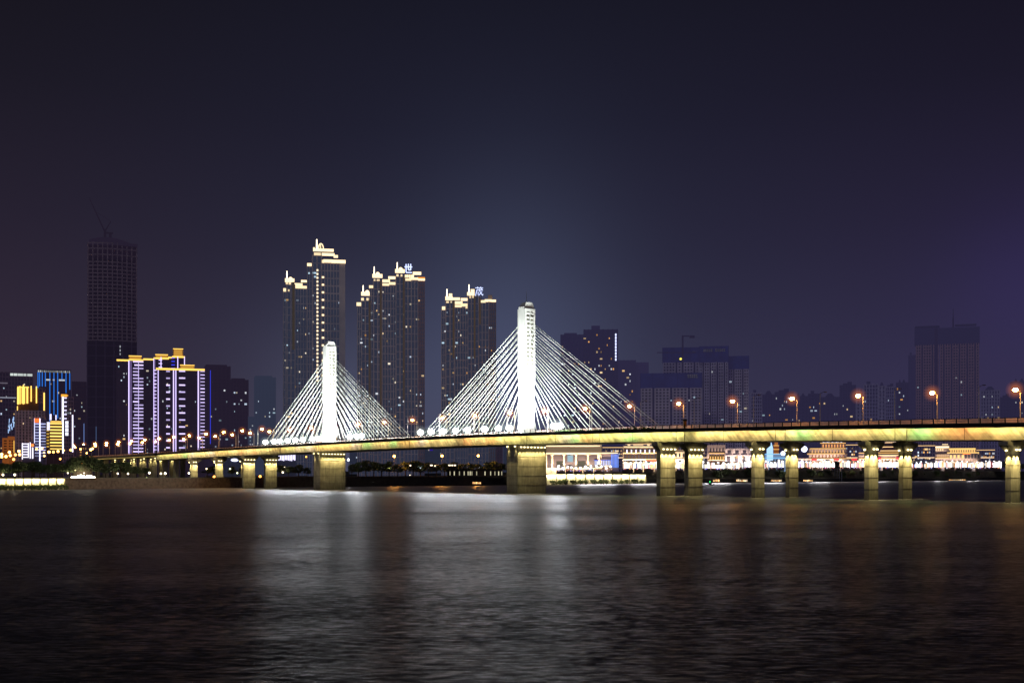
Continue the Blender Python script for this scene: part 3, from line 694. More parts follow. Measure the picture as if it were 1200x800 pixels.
m=MB(); m.box(-1.5,1.5,-1.5,1.5,-4,16*k); m.build('mast',CM,t)
m=MB(); m.tube((0,0,13*k),(-17.5*k,0,52*k),.9,.4,4); m.build('jib',CM,t)
m=MB(); m.tube((0,0,14*k),(6.5*k,0,26*k),.8,.5,4); m.tube((6.5*k,0,26*k),(-10*k,0,36*k),.2,n=4); m.build('a_frame',CM,t)
m=MB(); m.box(0,9*k,-1.5,1.5,11.5*k,13*k); m.box(4.5*k,7.5*k,-2,2,6*k,11.5*k); m.build('counterweight',CM,t)

# --- LED-outlined apartment blocks
LV=(214,196,255); GOLD=(255,206,96)
DK=surf((30,28,46),.45,'l',rough=.4); DK2=surf((46,40,58),.45,'l')
def gold(b,x0,x1,y0,y1,fr=1.2,st=1.5,dep=2): b.strip(x0,x1,y0,y1,GOLD,st,fr,dep,'roof_light')
def penthouse(b,x0,x1,y0,y1,fr=-1):
    o=b.box('penthouse',x0,x1,y0,y1,surf((196,160,96),.1,'l'),fr,8)
    b.strip(x0,x1,y0,y0+.9,GOLD,1.6,fr+.4,.5,'roof_light'); b.strip(x0+1,x1-1,y0+1.6,y1,(226,166,70),.75,fr+.2,.4,'roof_glow')
b=Bld('apartment_block','apartment block edged in violet light strips with gold rooflines, left half','apartment block',177,960,26,'light-outlined apartment blocks')
b.body(137,168,424,DK,DK2,8,4,0); b.body(168,217,421,DK,DK2,12,4,-1.5)
b.box('wall',197,217,418,540,DK,-1.2,24)
gold(b,137,151,422,423.8); gold(b,151,168,421.4,423); penthouse(b,151,166,417,422)
gold(b,168,181,420,421.8,.2); penthouse(b,182,197,414.4,419,-2); gold(b,180,198,418.6,420.2,.2); gold(b,197,204,417.2,419,.2); penthouse(b,203,215,407,416,-2.2); gold(b,202,217,416.2,418,.2)
b.strip(150.6,151.7,423,532,LV,1.8); b.strip(151.9,154.6,423,532,(150,126,190),.42,.7,.3,'lit_panel'); b.strip(162.0,162.7,423,532,LV,1.1,1.3)
r=random.Random(5)
for k in range(28): b.strip(156 if r.random()<.85 else 157.5,168 if r.random()<.8 else 163,423.6+k*3.88,424.9+k*3.88,LV,r.choice((.9,1.3,1.7)))
b.strip(179.8,180.6,420,535,LV,1.5,1); b.strip(180.8,182,420,535,(150,126,190),.5,.7,.3,'lit_panel')
for k in range(26): b.strip(180.6,185,433+k*4.05,434.2+k*4.05,LV,r.choice((.9,1.3,1.6)),1.1)
for y in (421,425,429.2): b.strip(186,190,y,y+1.1,LV,1.4,.6)
b.strip(188.2,189.2,418,433,LV,1.5,.8)
for y in (418.2,422.2,426.3,430.3): b.strip(201,205,y,y+.9,(60,70,255),1.2,.6)
b.strip(208,209,417,433,LV,1.6,.6); b.strip(216,217,417,433,LV,1.6,.6)
b.wins(138,150,428,530,14,COOL+WARM[:2],4,3,11); b.wins(169,179,428,530,12,COOL,4,2.5,12,fr=-.8)
b=Bld('apartment_block','apartment block edged in violet light strips with gold rooflines, right half in front','apartment block',211,930,22,'light-outlined apartment blocks')
b.body(184,240,433.5,DK,DK2,16,4,0)
gold(b,183,240,431.6,433.8); penthouse(b,211,228,427,432); 
b.strip(185,186,434,532,LV,1.5); b.strip(202.8,203.9,434,532,LV,1.7,1.1); b.strip(205.6,206.6,434,532,LV,1.6,1.1); b.strip(204,205.5,434,532,(140,120,180),.35,.7,.3,'lit_panel'); b.strip(231.8,233,434,532,LV,1.7,1.1); b.strip(233.2,235,434,530,(140,118,180),.3,.7,.3,'lit_panel')
for k in range(13): b.strip(194.8,199.2,434.5+k*8.1,436.1+k*8.1,LV,r.choice((.8,1.4,1.6))); b.strip(209.8,217,434+k*8.15,435.5+k*8.15,LV,r.choice((1.1,1.6,1.4)))
for k in range(25): b.strip(235,240,434+k*4.05,435.2+k*4.05,LV,r.choice((.8,1.2,1.6)))
b.wins(187,202,440,530,14,COOL,4,2.6,13); b.wins(207,231,440,530,14,COOL+WARM[:2],4,2.6,14)

# --- left cluster
NB=surf((58,48,66),.5,'l'); NBR=surf((130,112,132),.4,'l')
b=Bld('office_block','dark office block with a white lit top floor at the left edge','office block',17,1150,30)
b.body(-4,38.5,436,NB,NBR,12,5,0); 
for x0,x1 in ((12,15.5),(16,20),(20.5,27),(27.5,31),(32,38)): b.strip(x0,x1,437.4,440.2,(214,224,220),r.choice((.5,.8,1.0)),.8,.3,'lit_floor')
b.strip(0,9,448.4,449.8,(150,140,160),.4,.8,.3,'lit_floor'); b.strip(0,19,465.4,466.6,(200,205,225),.45,.8,.3,'lit_floor')
b.wins(0,36,442,535,26,COOL+WARM[:1],5,3,15)
for k in range(14): x=8+r.uniform(0,8); y=484+r.uniform(0,24); b.strip(x,x+r.uniform(.6,1.2),y,y+r.uniform(2,6),(170,205,255),r.choice((.7,1.1)),.9,.3,'neon_tube')
b=Bld('office_tower','office tower striped with vertical blue light lines','office tower',63.5,1300,30)
b.body(44,83,433,surf((36,38,62),.5,'l',rough=.4),surf((44,46,70),.5,'l'),10,5,0)
for x,y1 in ((44.6,455),(46.5,453),(49.6,453),(53.2,453),(58.4,497),(63.2,486),(67.6,490),(72.6,445),(77.4,460),(81.8,456)): b.strip(x-.5,x+.5,436.5,y1,(44,124,235),.95)
for k in range(16): x=44.5+k*2.4; b.strip(x,x+1.6,434.2,436.4,(200,205,205),r.choice((.3,.5,.8)),.8,.3,'lit_floor')
for x0,x1 in ((54,59),(62,64),(69,76)): b.strip(x0,x1,444.2,446,(214,224,230),.8,.9,.3,'lit_floor')
b.wins(46,82,447,520,10,COOL,5,3,16); b.strip(58,60.4,485,492,(230,225,255),1.5); b.strip(65,66.2,486,492,(230,225,255),1.6)
b=Bld('hotel','grey hotel block with a golden light-striped crown','hotel',35.5,1000,26)
b.body(18,52.6,481,surf((110,98,112),.3,'l'),surf((214,194,210),.2,'l'),9,3.4,0,ribw=.55)
b.body(21,52.2,473,surf((40,34,44),.4,'l'),None,fr=-2,dep=20,part='crown_base'); b.body(20,45,455,surf((120,84,36),.1,'l'),None,fr=-1,dep=16,part='crown_drum'); b.body(44,52.8,454,NB,NBR,3,4,-3,16,part='crown_block')
for x0,x1,y0,y1 in ((20.2,22.2,454,474),(22.8,24.2,452.5,473.5),(25.4,26.6,453,473),(26.8,28.2,451,473.6),(28.4,29.4,453,473),(31,33,453,472.6),(35.8,37.2,452,470.4),(42,43.4,452.4,472),(51,52.6,459.6,480.5),(20,21,476,481)): b.strip(x0,x1,y0,y1,(255,206,100),1.9,.4,.6)
b.strip(20.4,34,453,454.4,(255,196,84),1.5,.3,.6); b.wins(26,48,484,535,6,WARM,3.4,2.6,17)
b=Bld('neon_building','tall white-edged neon building with vertical glowing characters and a gold top','neon building',80,960,20)
b.body(71.5,86,465,surf((48,42,62),.4,'l'),NBR,5,4.4,0)
b.strip(72.6,74.6,464,531,(236,232,255),2.2); b.strip(84.4,85.8,486,529.5,(230,228,255),2.0); b.strip(71.6,78.5,462,465,(255,170,60),1.3,1,1,'roof_light'); b.strip(78,79.8,462.6,464,(255,170,60),1.0,1,1,'roof_light')
for k in range(6): b.strip(75,78.2,465.6+k*4.8,467+k*4.8,(226,220,255),1.3)
m=MB()
for k in range(4):
    y=493.4+k*4.4; x0,x1=b.X(76.4),b.X(80.2); z0,z1=b.Z(y+3.6),b.Z(y); w=x1-x0; h=z1-z0
    for (a0,a1,c0,c1) in ((0,1,.82,1),(.05,.25,.1,.82),(.75,.95,.1,.82),(.05,.95,.45,.6),(.05,.95,0,.16),(.42,.58,.16,.82)): m.box(x0+a0*w,x0+a1*w,-1.3,-1.0,z0+c0*h,z0+c1*h)
m.build('neon_characters',em((236,238,255),1.7),b.t)
b.wins(76,84,468,488,6,COOL,4.4,2.6,18)
b=Bld('striped_building','low building banded with gold light on every floor','building',63.5,900,18)
b.body(54,73,495,surf((70,52,30),.2,'l'),None); b.body(56,72.6,493.6,surf((120,90,40),.2,'l'),None,fr=-3,dep=10,part='roof_block')
for k in range(9): b.strip(58.6,72.6,495.4+k*3.7,496.9+k*3.7,(255,214,110),r.choice((1.2,1.6,1.9)))
for k in range(8): b.strip(54.2,57.6,496.4+k*3.7,498+k*3.7,(240,190,80),.7)
b.strip(55,58.4,494.4,504,(226,224,255),1.3,1.0); b.strip(59,72,493,494.4,(255,206,100),1.4,-1,1,'roof_light')
b=Bld('shopping_block','white-lit glass block with a red and orange rooftop panel','shopping block',47,880,18)
b.body(40,54,491,surf((80,80,120),.25,'l'),surf((130,126,170),.2,'l'),6,3.6,0)
b.strip(40.4,47.4,490.2,495,(255,110,50),1.5,1,.6,'roof_panel'); b.strip(40,40.8,490,520,(222,224,255),1.5); b.strip(46.2,47.3,490,540,(240,238,255),2.2,1.2)
for k in range(12): b.strip(41,53.5,496+k*3.4,497+k*3.4,(200,206,255),r.choice((.5,.9,1.3)))
b=Bld('shop_front_block','small white neon-framed block with an orange roundel','shop block',33.5,850,16)
b.body(26,41,519,surf((90,84,104),.2,'l'),None)
for k in range(6): b.strip(26.4,33.4,519.4+k*3.1,520.5+k*3.1,(232,228,250),1.6)
for x,y0,y1 in ((26.2,519,538),(35.4,518,537),(38,524,537),(33.2,519,536)): b.strip(x-.5,x+.5 if x!=38 else x+1,y0,y1,(240,236,255),1.8,1.1)
m=MB(); m.ball((b.X(38),-1.6,b.Z(521.4)),1.0,10,6); m.build('roundel',em((255,130,60),2),b.t)
for k in range(10): b.strip(28+r.uniform(0,24),0,0,0,(1,1,1)) if False else None
b=Bld('low_apartment_building','small orange-lit apartment house with a stepped roof','apartment house',10,820,16)
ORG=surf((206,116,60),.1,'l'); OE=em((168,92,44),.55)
b.box('wall',2.6,17.4,513,545,OE,0,14); b.box('roof_block',9,17.4,511,513,OE,-.2,10)  # orange light on these walls painted in as emission
for i in range(5):
    for x in (4.5,10.5,13.5): b.box('window',x,x+(3.4 if x<5 else 2),515.6+i*3.2,517+i*3.2,surf((70,50,50)),.3,.3)
b.strip(15.8,17,516,530,(255,196,90),.9)
b=Bld('dark_tower','dark plain tower between the white-edged neon building and the skyscraper','tower',92,1100,24)
b.body(84.5,101,447,surf((44,36,50),.5,'l'),surf((62,50,62),.45,'l'),6,4.6,0); b.wins(86,100,460,530,12,COOL+WARM,4.6,2.8,19,(.2,.6)); b.strip(98,98.8,496,520,(130,160,235),.6)
b=Bld('annex_building','low grey annex with amber windows below the dark tower','annex',97,800,14)
b.body(90,103.5,521,surf((84,66,70),.3,'l'),surf((100,80,82),.25,'l'),5,4,0); b.wins(90,103,523,534,6,WARM,4,3,20)
for (x0,x1,y,lab) in ((240,270,427,'dark apartment tower with a thin blue edge light beside the violet-lit blocks'),(270,291,443,'dark narrow apartment tower, middle one left of the shorter pylon'),(298,323,440,'dark hazy flat-topped tower nearest to the left of the crowned towers'),(291,299,486,'low dark block in the gap between two dark towers left of the shorter pylon')):
    b=Bld('apartment_tower',lab,'apartment tower',(x0+x1)/2,1250,26)
    hz=.62 if x0<290 else .8
    b.body(x0,x1,y+2,surf((38,34,48),hz,'l' if x0<290 else 'c'),surf((58,50,60),hz,'l' if x0<290 else 'c'),6,4.4,0,ribw=.5)
    if x1-x0>10: b.box('roof_block',x0+1,x1-4,y,y+2.2,surf((36,32,46),hz,'l' if x0<290 else 'c'),-2,18)
    b.wins(x0+1,x1-1,y+10,525,12 if x0 not in (270,) else 18,COOL,4.4,2.6,21,(.25,.9))
    if x0==240: b.strip(246.2,247,434,520,(60,70,240),.8)
# --- towers behind the taller pylon and the unfinished estate
GR='r'
b=Bld('apartment_tower','dark apartment tower with a row of white lights down its right edge','apartment tower',705,1500,30)
b.body(684,724,386,surf((44,44,66),.66,GR),surf((70,66,86),.6,GR),7,4,0,ribw=.35,band=.3); b.box('roof_block',693,703,381,386,surf((40,40,60),.7,GR),-4,12)
for k in range(9): b.strip(720.8,722.4,391+k*3.6,393.8+k*3.6,(206,212,255),1.7)
b.wins(684,720,390,455,36,WARM,4,2.4,22); b.wins(684,720,450,500,10,WARM,4,2.4,23)
b=Bld('apartment_tower','dark apartment tower half hidden behind the right-hand stay cables','apartment tower',672,1560,30)
b.body(657,684,392,surf((42,44,64),.7,GR),surf((62,62,82),.62,GR),6,4,0); b.box('roof_block',661,676,389.6,392,surf((42,44,64),.72,GR),-4,12); b.wins(658,683,396,500,34,WARM+COOL[:2],4,2.4,24)
b=Bld('apartment_tower','faint low tower with an amber window just right of the white edge lights','apartment tower',733,1700,30)
b.body(722,745,422,surf((44,42,64),.76,GR),surf((60,56,80),.72,GR),5,4,0); b.body(738,760,424,surf((42,40,62),.8,GR),surf((54,52,76),.76,GR),5,4,-8,20); b.wins(724,742,432,500,14,WARM,4,2.6,25)
NET=surf((46,72,160),.55,GR,nscale=.08,namt=.35); PAN=surf((214,206,226),.38,GR,nscale=.06,namt=.25); PD=surf((44,40,60),.5,GR)
def estate(label,px0,px1,ynet,ybot,d,nr,seed,net=True,panels=()):
    b=Bld('unfinished_apartment_block',label,'apartment block',(px0+px1)/2,d,26,'unfinished apartment blocks in blue netting')
    b.body(px0,px1,ybot,PD,PAN,nr,3.5,0,ribw=.42,band=.42,bays_off=(4,5,6,3)[seed%4])
    b.wins(px0+1,px1-1,ybot+6,490,4,COOL,3.5,3,seed+70,(.25,.6))
    b.body(px0-.6,px1+.6,ynet,NET,surf((40,60,136),.5,GR),max(3,nr//3),0,.8,28,yb=ybot+.4,part='netting',ribw=.05,frame='netting_seam')
    for (x0,x1,y0,y1) in panels:
        q=MB(); n=5
        for k in range(n):
            a=x0+(x1-x0)*(k+.1)/n; c=x0+(x1-x0)*(k+.85)/n
            q.box(b.X(a),b.X(c),-1.9,-1.7,b.Z(y1),b.Z((y0+y1)/2+.25)); q.box(b.X(a),b.X(c),-1.9,-1.7,b.Z((y0+y1)/2-.25),b.Z(y0))
        q.build('banner_letters',surf((180,180,190),.15,GR),b.t)
    return b
estate('unfinished block with pale floors and blue netting, lowest and nearest behind the cables',751,822,437,454,1450,17,1,panels=((805.5,817.5,439,443),))
b=estate('unfinished block with blue netting behind the tall construction crane',777,819,407,424,1640,12,2,panels=((811,815,411.8,413.6),))
estate('unfinished block with blue netting and two white banner panels, tallest of the estate',820,853,405.5,424,1540,12,3,panels=((824,835,409,412),(838,850,409,412)))
b=estate('unfinished block with blue netting at the right end of the estate',853.5,877,417,432,1560,9,4); b.wins(854,876,440,490,3,COOL,4,2.6,26)
loc=(WX(800,1500),1500,gz(WX(800,1500),1500)); zc=WZ(393,1500)-loc[2]
t=thing('tower_crane','tower crane with a yellow work lamp rising among the blue-netted blocks','crane',loc,0)
CM2=surf((84,74,90),.5,GR); k=1500/F
m=MB(); m.box(-1,1,-1,1,0,zc); m.build('mast',CM2,t); m=MB(); m.box(-1*k,14*k,-.6,.6,zc-1.5,zc); m.box(8*k,14*k,-.8,.8,zc-3.2,zc-1.5); m.build('jib',CM2,t)
m=MB(); m.ball((-2.6*k,-2,WZ(420.6,1500)-loc[2]),1.5); m.build('work_lamp',em((235,225,90),1.6),t)
m=MB(); m.box(-30*k,16*k,-.4,.4,WZ(413,1500)-loc[2]-.5,WZ(413,1500)-loc[2]+.5); m.build('lower_jib',CM2,t)
b=Bld('unfinished_apartment_block','huge unfinished twin-slab block with dark netting at far right','apartment block',1110,2500,40)
PN=surf((214,178,190),.38,GR,namt=.08); PK=surf((36,30,46),.62,GR); NT=surf((44,46,82),.66,GR)
b.body(1073,1100,401,PK,PN,9,3.4,0,ribw=.4,band=.35,bays_off=4); b.body(1101.5,1147,402,PK,PN,15,3.4,.6,ribw=.4,band=.35,bays_off=3)
b.body(1071.5,1100.5,382,NT,surf((40,40,72),.66,GR),4,0,1,36,yb=403,part='netting',ribw=.04,frame='netting_seam'); b.body(1101,1147.6,384,NT,surf((40,40,72),.66,GR),6,0,1.5,36,yb=403,part='netting',ribw=.04,frame='netting_seam')
b.box('roof_frame',1072,1101,381,383.4,surf((40,34,50),.6,GR),1.4,20); b.box('roof_frame',1119,1144,380.6,382,surf((70,56,80),.6,GR),1.4,20); b.box('construction_hoist',1095,1099,384,500,surf((60,42,62),.6,GR),2,3)
b.wins(1074,1146,440,500,8,COOL,5,3,27,(.2,.5))
loc=Vector(b.t.location)+Matrix.Rotation(b.rz,4,'Z')@Vector((b.X(1117),10,b.Z(384)))
t=thing('roof_mast','thin reddish mast on the roof of the huge far-right block','mast',loc,b.rz)
m=MB(); m.tube((0,0,-2),(0,0,12*2500/F),1.6,1.4,4); m.tube((0,0,12*2500/F),(0,0,23*2500/F),.9,.5,4); m.build('mast',surf((70,44,70),.55,GR),t)
lows=[(880,893,457,5),(893,909,459,5),(908,930,456,6),(930,948,461,4),(947,962,458,4),(962,984,462,4),(984,1003,448,6),(1003,1013,456,2),(1012,1029,447,5),(1029,1038,449,2),(1037,1050,450,5),(1050,1065,445,6),(1064.5,1073,413,3),(1149,1172,454,7),(1172,1186,462,4),(1184,1206,444,6)]
LL=['pale-edged hazy block beside the blue-netted estate','hazy block with a few blue-white windows, second right of the estate','hazy block behind the lamp with paired white windows','dim low hazy block, fourth right of the estate','hazy block with a diagonal of amber windows','dim lowest hazy block, left of the brightest lamp','hazy block with a raised roof house behind the brightest lamp','narrow hazy slab right of the brightest lamp','hazy gabled block, second right of the brightest lamp','thin pale slab next to the gabled block','hazy block with a pale right-hand pier, left of the stepped block','stepped hazy block with many lit windows left of the huge block','narrow hazy tower attached to the left flank of the huge block','pale gabled apartment block just right of the huge block','dim low block behind the right-edge street lamp','apartment block cut by the right edge of the view']
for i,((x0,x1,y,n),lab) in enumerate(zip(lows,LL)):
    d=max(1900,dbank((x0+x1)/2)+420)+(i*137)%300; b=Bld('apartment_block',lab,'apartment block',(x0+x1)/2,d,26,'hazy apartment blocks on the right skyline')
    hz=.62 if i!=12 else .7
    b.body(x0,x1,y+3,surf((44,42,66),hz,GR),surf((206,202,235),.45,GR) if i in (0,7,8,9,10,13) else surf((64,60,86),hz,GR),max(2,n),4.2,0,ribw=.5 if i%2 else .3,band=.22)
    q=MB(); xa,xb=b.X(x0+(x1-x0)*.2),b.X(x0+(x1-x0)*.75); 
    if i%4==0: q.box(xa,(xa+xb)/2,3,16,b.Z(y+3),b.Z(y-.5))
    elif i%4==1: q.frus((xa,xb,3,16),((xa*2+xb)/3,(xa+xb*2)/3,6,12),b.Z(y+3),b.Z(y-1.5))
    elif i%4==2: q.box(xa,xb,3,16,b.Z(y+3),b.Z(y+.8)); q.box((xa+xb)/2,xb,5,12,b.Z(y+.8),b.Z(y-1))
    else: q.frus((xa,(xa*2+xb)/3,3,16),((xa*5+xb)/6-.3,(xa*5+xb)/6+.3,6,12),b.Z(y+3),b.Z(y-1)); q.frus(((xa+xb)/2,xb,3,16),((xa+xb*3)/4-.3,(xa+xb*3)/4+.3,6,12),b.Z(y+3),b.Z(y-1))
    q.build('roof_house',surf((40,40,66),hz,GR),b.t)
    b.wins(x0+.5,x1-.5,y+8,500,int((x1-x0)*(.7 if i in (2,4,11,13) else .22)),COOL+WARM,4.2,2.4,30+i,(.25,.9))

# --- blocks seen through and under the bridge
b=Bld('lit_billboard_building','low building with a screen of white vertical light bars behind the left piers','building',336,1050,14)
b.body(324,347,531,surf((60,56,80),.3,'c'),None)
for k in range(11): x=326.4+k*1.85; b.strip(x,x+1.15,532+r.uniform(0,1),540-r.uniform(0,2.5),(226,222,255),2.0)
b=Bld('sign_building','dark low building carrying a glowing white oval sign under the left span','building',275,1020,12)
b.body(256,296,535,surf((44,42,60),.4,'c'),surf((56,54,70),.4,'c'),8,4,0)
m=MB(); m.ball((b.X(275),-1.6,b.Z(538.8)),1.0,14,8,sz=.42)
for i_,v in enumerate(m.v): m.v[i_]=(b.X(275)+(v[0]-b.X(275))*3.2,v[1],b.Z(538.8)+(v[2]-b.Z(538.8))*3)
m.build('oval_sign',em((214,220,255),2.2),b.t)
b=Bld('pink_building','distant reddish block with white lights on its edge between the pylon piers','building',576,1250,16)
b.body(571.5,589,519,surf((130,60,90),.3,'c'),surf((150,80,104),.3,'c'),5,3.6,0)
for k in range(5): b.strip(571.6,573.2,523+k*3.2,525+k*3.2,(206,210,255),.9)
for i,(x0,x1,y,lab) in enumerate(((410,452,508,'long dim block with blue-white windows left under the main span'),(452,500,502,'dim block with violet lights in the middle under the main span'),(500,568,504,'dim block with violet lights right under the main span'),(590,640,505,'dim block hidden behind the taller pylon pier'))):
    b=Bld('city_block',lab,'building',(x0+x1)/2,1300,30); b.body(x0,x1,y,surf((46,46,60),.55,'c'),surf((60,58,72),.5,'c'),10,4.4,0)
    b.wins(x0+1,x1-1,520,546,16,COOL,4.4,2.8,60+i,(.25,.8))
    for k in range(4): x=r.uniform(x0+2,x1-6); b.strip(x,x+r.uniform(2,5),524.5,528,(60,40,170),.5,.9,.3,'violet_light')

# --- dim old-town blocks behind the waterfront
OT=[(640,668,513,'wide dim town block behind the colonnaded hall'),(706,731,524,'dim town block in the gap right of the colonnaded hall'),(768,796,521,'dim town block right of the ornate domed palace'),(803,832,523,'dim town block just right of the near pier pair'),(884,899,522,'dim narrow town block between the grey hall and the church'),(919,936,526,'dim town block right of the church'),(990,1006,521,'dim town block right of the rooftop sign hall'),(1022,1036,524,'dim town block behind the pagoda-roofed hall'),(1058,1074,520,'dim town block left of the terraced palace'),(1074,1096,522,'dim town block above the left wing of the terraced palace'),(1140,1166,527,'dim town block right of the terraced palace')]
for i,(x0,x1,y,lab) in enumerate(OT):
    b=Bld('town_block',lab,'building',(x0+x1)/2,dbank(x1)+95+(i*37)%60,20,'dim town blocks behind the waterfront')
    b.body(x0,x1,y,surf((64,58,70),.5,'r'),surf((150,134,140),.4,'r'),max(3,int((x1-x0)/3)),4.0,0,ribw=.4,band=.35)
    b.wins(x0+1,x1-1,y+2,540,int((x1-x0)*1.5),WARM+COOL[:1],3.6,2.2,90+i,(.4,1.4)); b.strip(x0,x1,y-.3,y+.4,(255,206,140),1.1,.6,.4,'roof_light')
    b.strip(x0+1,x1-1,535.5,536.6,(255,214,170),1.1,.9,.4,'awning_light')

# --- riverside palaces on the far bank
STN=surf((206,186,160),.1,'c',namt=.12); STD=surf((150,132,132),.22,'r'); WG=(255,224,176); OGD=(255,196,110)
def palace(label,px0,px1,yt,off,stone,rows,group='lit riverside palaces',cat='palace'):
    d=dbank(px1)+off-10; b=Bld('riverside_palace',label,cat,(px0+px1)/2,d,22,group)
    b.body(px0,px1,yt,stone,None)
    for y,x0,x1,c,st in rows: 
        b.box('cornice',x0-.3,x1+.3,y+.75,y+1.5,stone,1.2,1.5); b.strip(x0,x1,y,y+.75,c,st,1.1,.6,'cornice_light')
    wd=b.X(px1)-b.X(px0)
    light('palace_fill','AREA',b.t,((b.X(px0)+b.X(px1))/2,-9,b.Z(545)),PFILL*wd,(1,.80,.58),shape='RECTANGLE',size=wd,size_y=1.5,rot=(radians(118),0,0))  # added fill lamp in front of each palace to brighten its facade
    return b
PFILL=1000
def wrow(b,x0,x1,n,y0,y1,w,mat): 
    for k in range(n): x=x0+(x1-x0)*(k+.5)/n; b.box('window',x-w/2,x+w/2,y0,y1,mat,.35,.3)
DW=surf((40,38,48),.2,'c',rough=.3)
for_=0
b=palace('cream colonnaded hall with two glowing cornices right of the taller pylon pier','%d'%0 and 640,711,518.5,40,STN,[(522,641,708,WG,1.8),(530,641,711,WG,1.9)]) if False else palace('cream colonnaded hall with two glowing cornices right of the taller pylon pier',640,705,517,40,STN,[(521.8,640,703,WG,1.9),(530.2,640,724,WG,2.0)])
b.box('upper_wall_glow',640,705,523.4,530,em((190,160,128),.42),.5,.4); wrow(b,642,704,10,525,529.4,1.9,DW); wrow(b,642,704,10,518.2,521,1.9,DW)  # warm light on the upper wall painted as an emissive panel
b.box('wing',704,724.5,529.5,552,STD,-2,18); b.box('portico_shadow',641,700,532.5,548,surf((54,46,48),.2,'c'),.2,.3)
for k in range(5):
    x=647+k*14; q=MB(); xx=b.X(x); q.tube((xx,-2,b.Z(552)),(xx,-2,b.Z(533)),.9,.75,8); q.box(xx-1.4,xx+1.4,-3.2,-.8,b.Z(533),b.Z(532)); q.build('column',STN,b.t)
    b.strip(x-.5,x+.5,543,547,WG,1.6,3.1,.3,'uplight'); b.strip(x-.4,x+.4,535,543,(170,140,110),.4,3.05,.2,'shaft_glow')  # light climbing the column shafts painted as glowing strips
for x0,x1,y0,y1 in ((652,662,540,548),(676,686,540,548),(665,671.5,533,541)): b.strip(x0,x1,y0,y1,(150,140,120) if x0!=665 else (180,210,225),.5 if x0!=665 else .8,.6,.3,'lit_window')
for k in range(10): b.strip(697+k*1.9,697.9+k*1.9,539.2,546,(196,210,255),1.3,2,.3,'light_bar')
for k in range(6): b.strip(716.2+k*1.5,716.9+k*1.5,532,547.6,(110,150,255),1.5,2.2,.3,'light_bar')
b.strip(696,716,538.6,539.6,(80,110,255),.8,2,.3,'light_bar')
b=palace('ornate domed palace covered in warm lights left of the near pier pair','x' and 730,771,522,36,STN,[(519,733,764,OGD,1.3),(523,731,771,WG,1.5),(530,730,771,OGD,1.6),(537.4,730,771,WG,1.2)])
m=MB(); m.ball((b.X(748),6,b.Z(521)),5,14,8,sz=1.0); m.build('dome',em((230,200,160),.9),b.t); dome(b,737,520.4,1.8,1.2); dome(b,760,520.4,1.8,1.2)
b.box('facade_glow',730.5,770.5,524,541,em((168,130,104),.40),.2,.2); wrow(b,731,770,10,525,529,1.5,DW); wrow(b,731,770,10,532,536.6,1.5,DW); wrow(b,731,770,9,539,543,1.8,em((255,210,150),1.0))  # light washing the facade painted as an emissive panel
for k in range(7): b.strip(734+k*5.3,735.4+k*5.3,526.6,530.4,(236,232,255),1.7,1.2,.3,'uplight')
b.strip(757,769,538.4,541,(255,130,90),1.5,1.4,.4,'neon_band')
b=palace('narrow warm-lit house glimpsed between the near pier columns','x' and 790,803,527,36,STN,[(529.5,790,803,WG,1.2),(537,790,803,WG,1.5)])
wrow(b,790,803,3,531,535.4,1.8,DW)
b=palace('gold-lit mansion front right of the near pier pair','x' and 829,850,521,46,STD,[(530.4,831,849,OGD,1.2),(538,830,849,OGD,1.2)])
wrow(b,831,849,6,532.4,536.8,1.5,DW); wrow(b,831,849,5,525,529,1.4,DW); b.box('facade_glow',831,849,531.4,545,em((190,140,84),.4),.15,.2)  # facade light painted as an emissive panel here too
for k in range(6): b.strip(832+k*3,833+k*3,534.6,538,OGD,1.3,1,.3,'uplight')
b=palace('grey stone hall with tall arched windows beside the gold-lit mansion','x' and 849,886,525,36,surf((190,176,184),.2,'r'),[])
for y in (525,532.4): b.box('cornice',848.5,886.5,y,y+1.2,surf((140,130,142),.3,'r'),1,1)
wrow(b,850,886,4,527.4,530.8,4,surf((52,48,62),.3,'r')); 
for k in range(4): b.box('window',852+k*9-.2,855.8+k*9,535,543,surf((60,56,68),.3,'r'),.4,.3); b.box('pilaster',848.6+k*9,850.2+k*9,526,546,surf((160,146,154),.25,'r'),.9,.9)
b.strip(862,864,533.6,537,(255,214,150),1.0,.8,.3,'lit_window'); b.strip(870,871.4,534,537,(255,214,150),.9,.8,.3,'lit_window')
b=Bld('church','blue-white floodlit church front with a pointed spire between two right piers','church',903,dbank(905)+40,20); 
ICE=(176,214,255)
b.box('nave',896,921,532,552,em((140,170,215),.6),0,18); b.box('tower',898.4,906,525,552,em(ICE,1.2),1,8)  # floodlit look of nave, tower and spire painted in as emission
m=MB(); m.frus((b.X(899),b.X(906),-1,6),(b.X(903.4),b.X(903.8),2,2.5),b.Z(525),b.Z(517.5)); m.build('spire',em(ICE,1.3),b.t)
wrow(b,897,920,6,538,543,1.8,DW)
for y in (531.4,536): b.strip(895.5,921,y,y+.7,(120,200,255),1.2,1.2,.4,'light_bar')
m=MB(); m.ball((b.X(917.5),-2,b.Z(531)),2.6,12,8); m.build('globe_lamp',em((232,238,255),3),b.t)
b=Bld('pagoda_tower','slim orange-lit belfry beside the blue-white church','tower',909.5,dbank(908)+90,10)
b.box('wall',906.6,912.6,522,552,em((180,104,56),.5),0,9); b.box('belfry',907.6,911.6,518,522,em((210,130,70),.6),.5,6)  # orange light on the belfry walls painted in as emission
for y in (521.6,526,531): b.strip(906.2,913,y,y+.6,OGD,1.3,.8,.4,'cornice_light')
b=Bld('globe_light_mast','tall mast carrying a big blue-white globe light behind the railing','lamp mast',942.5,dbank(942)+16,2)
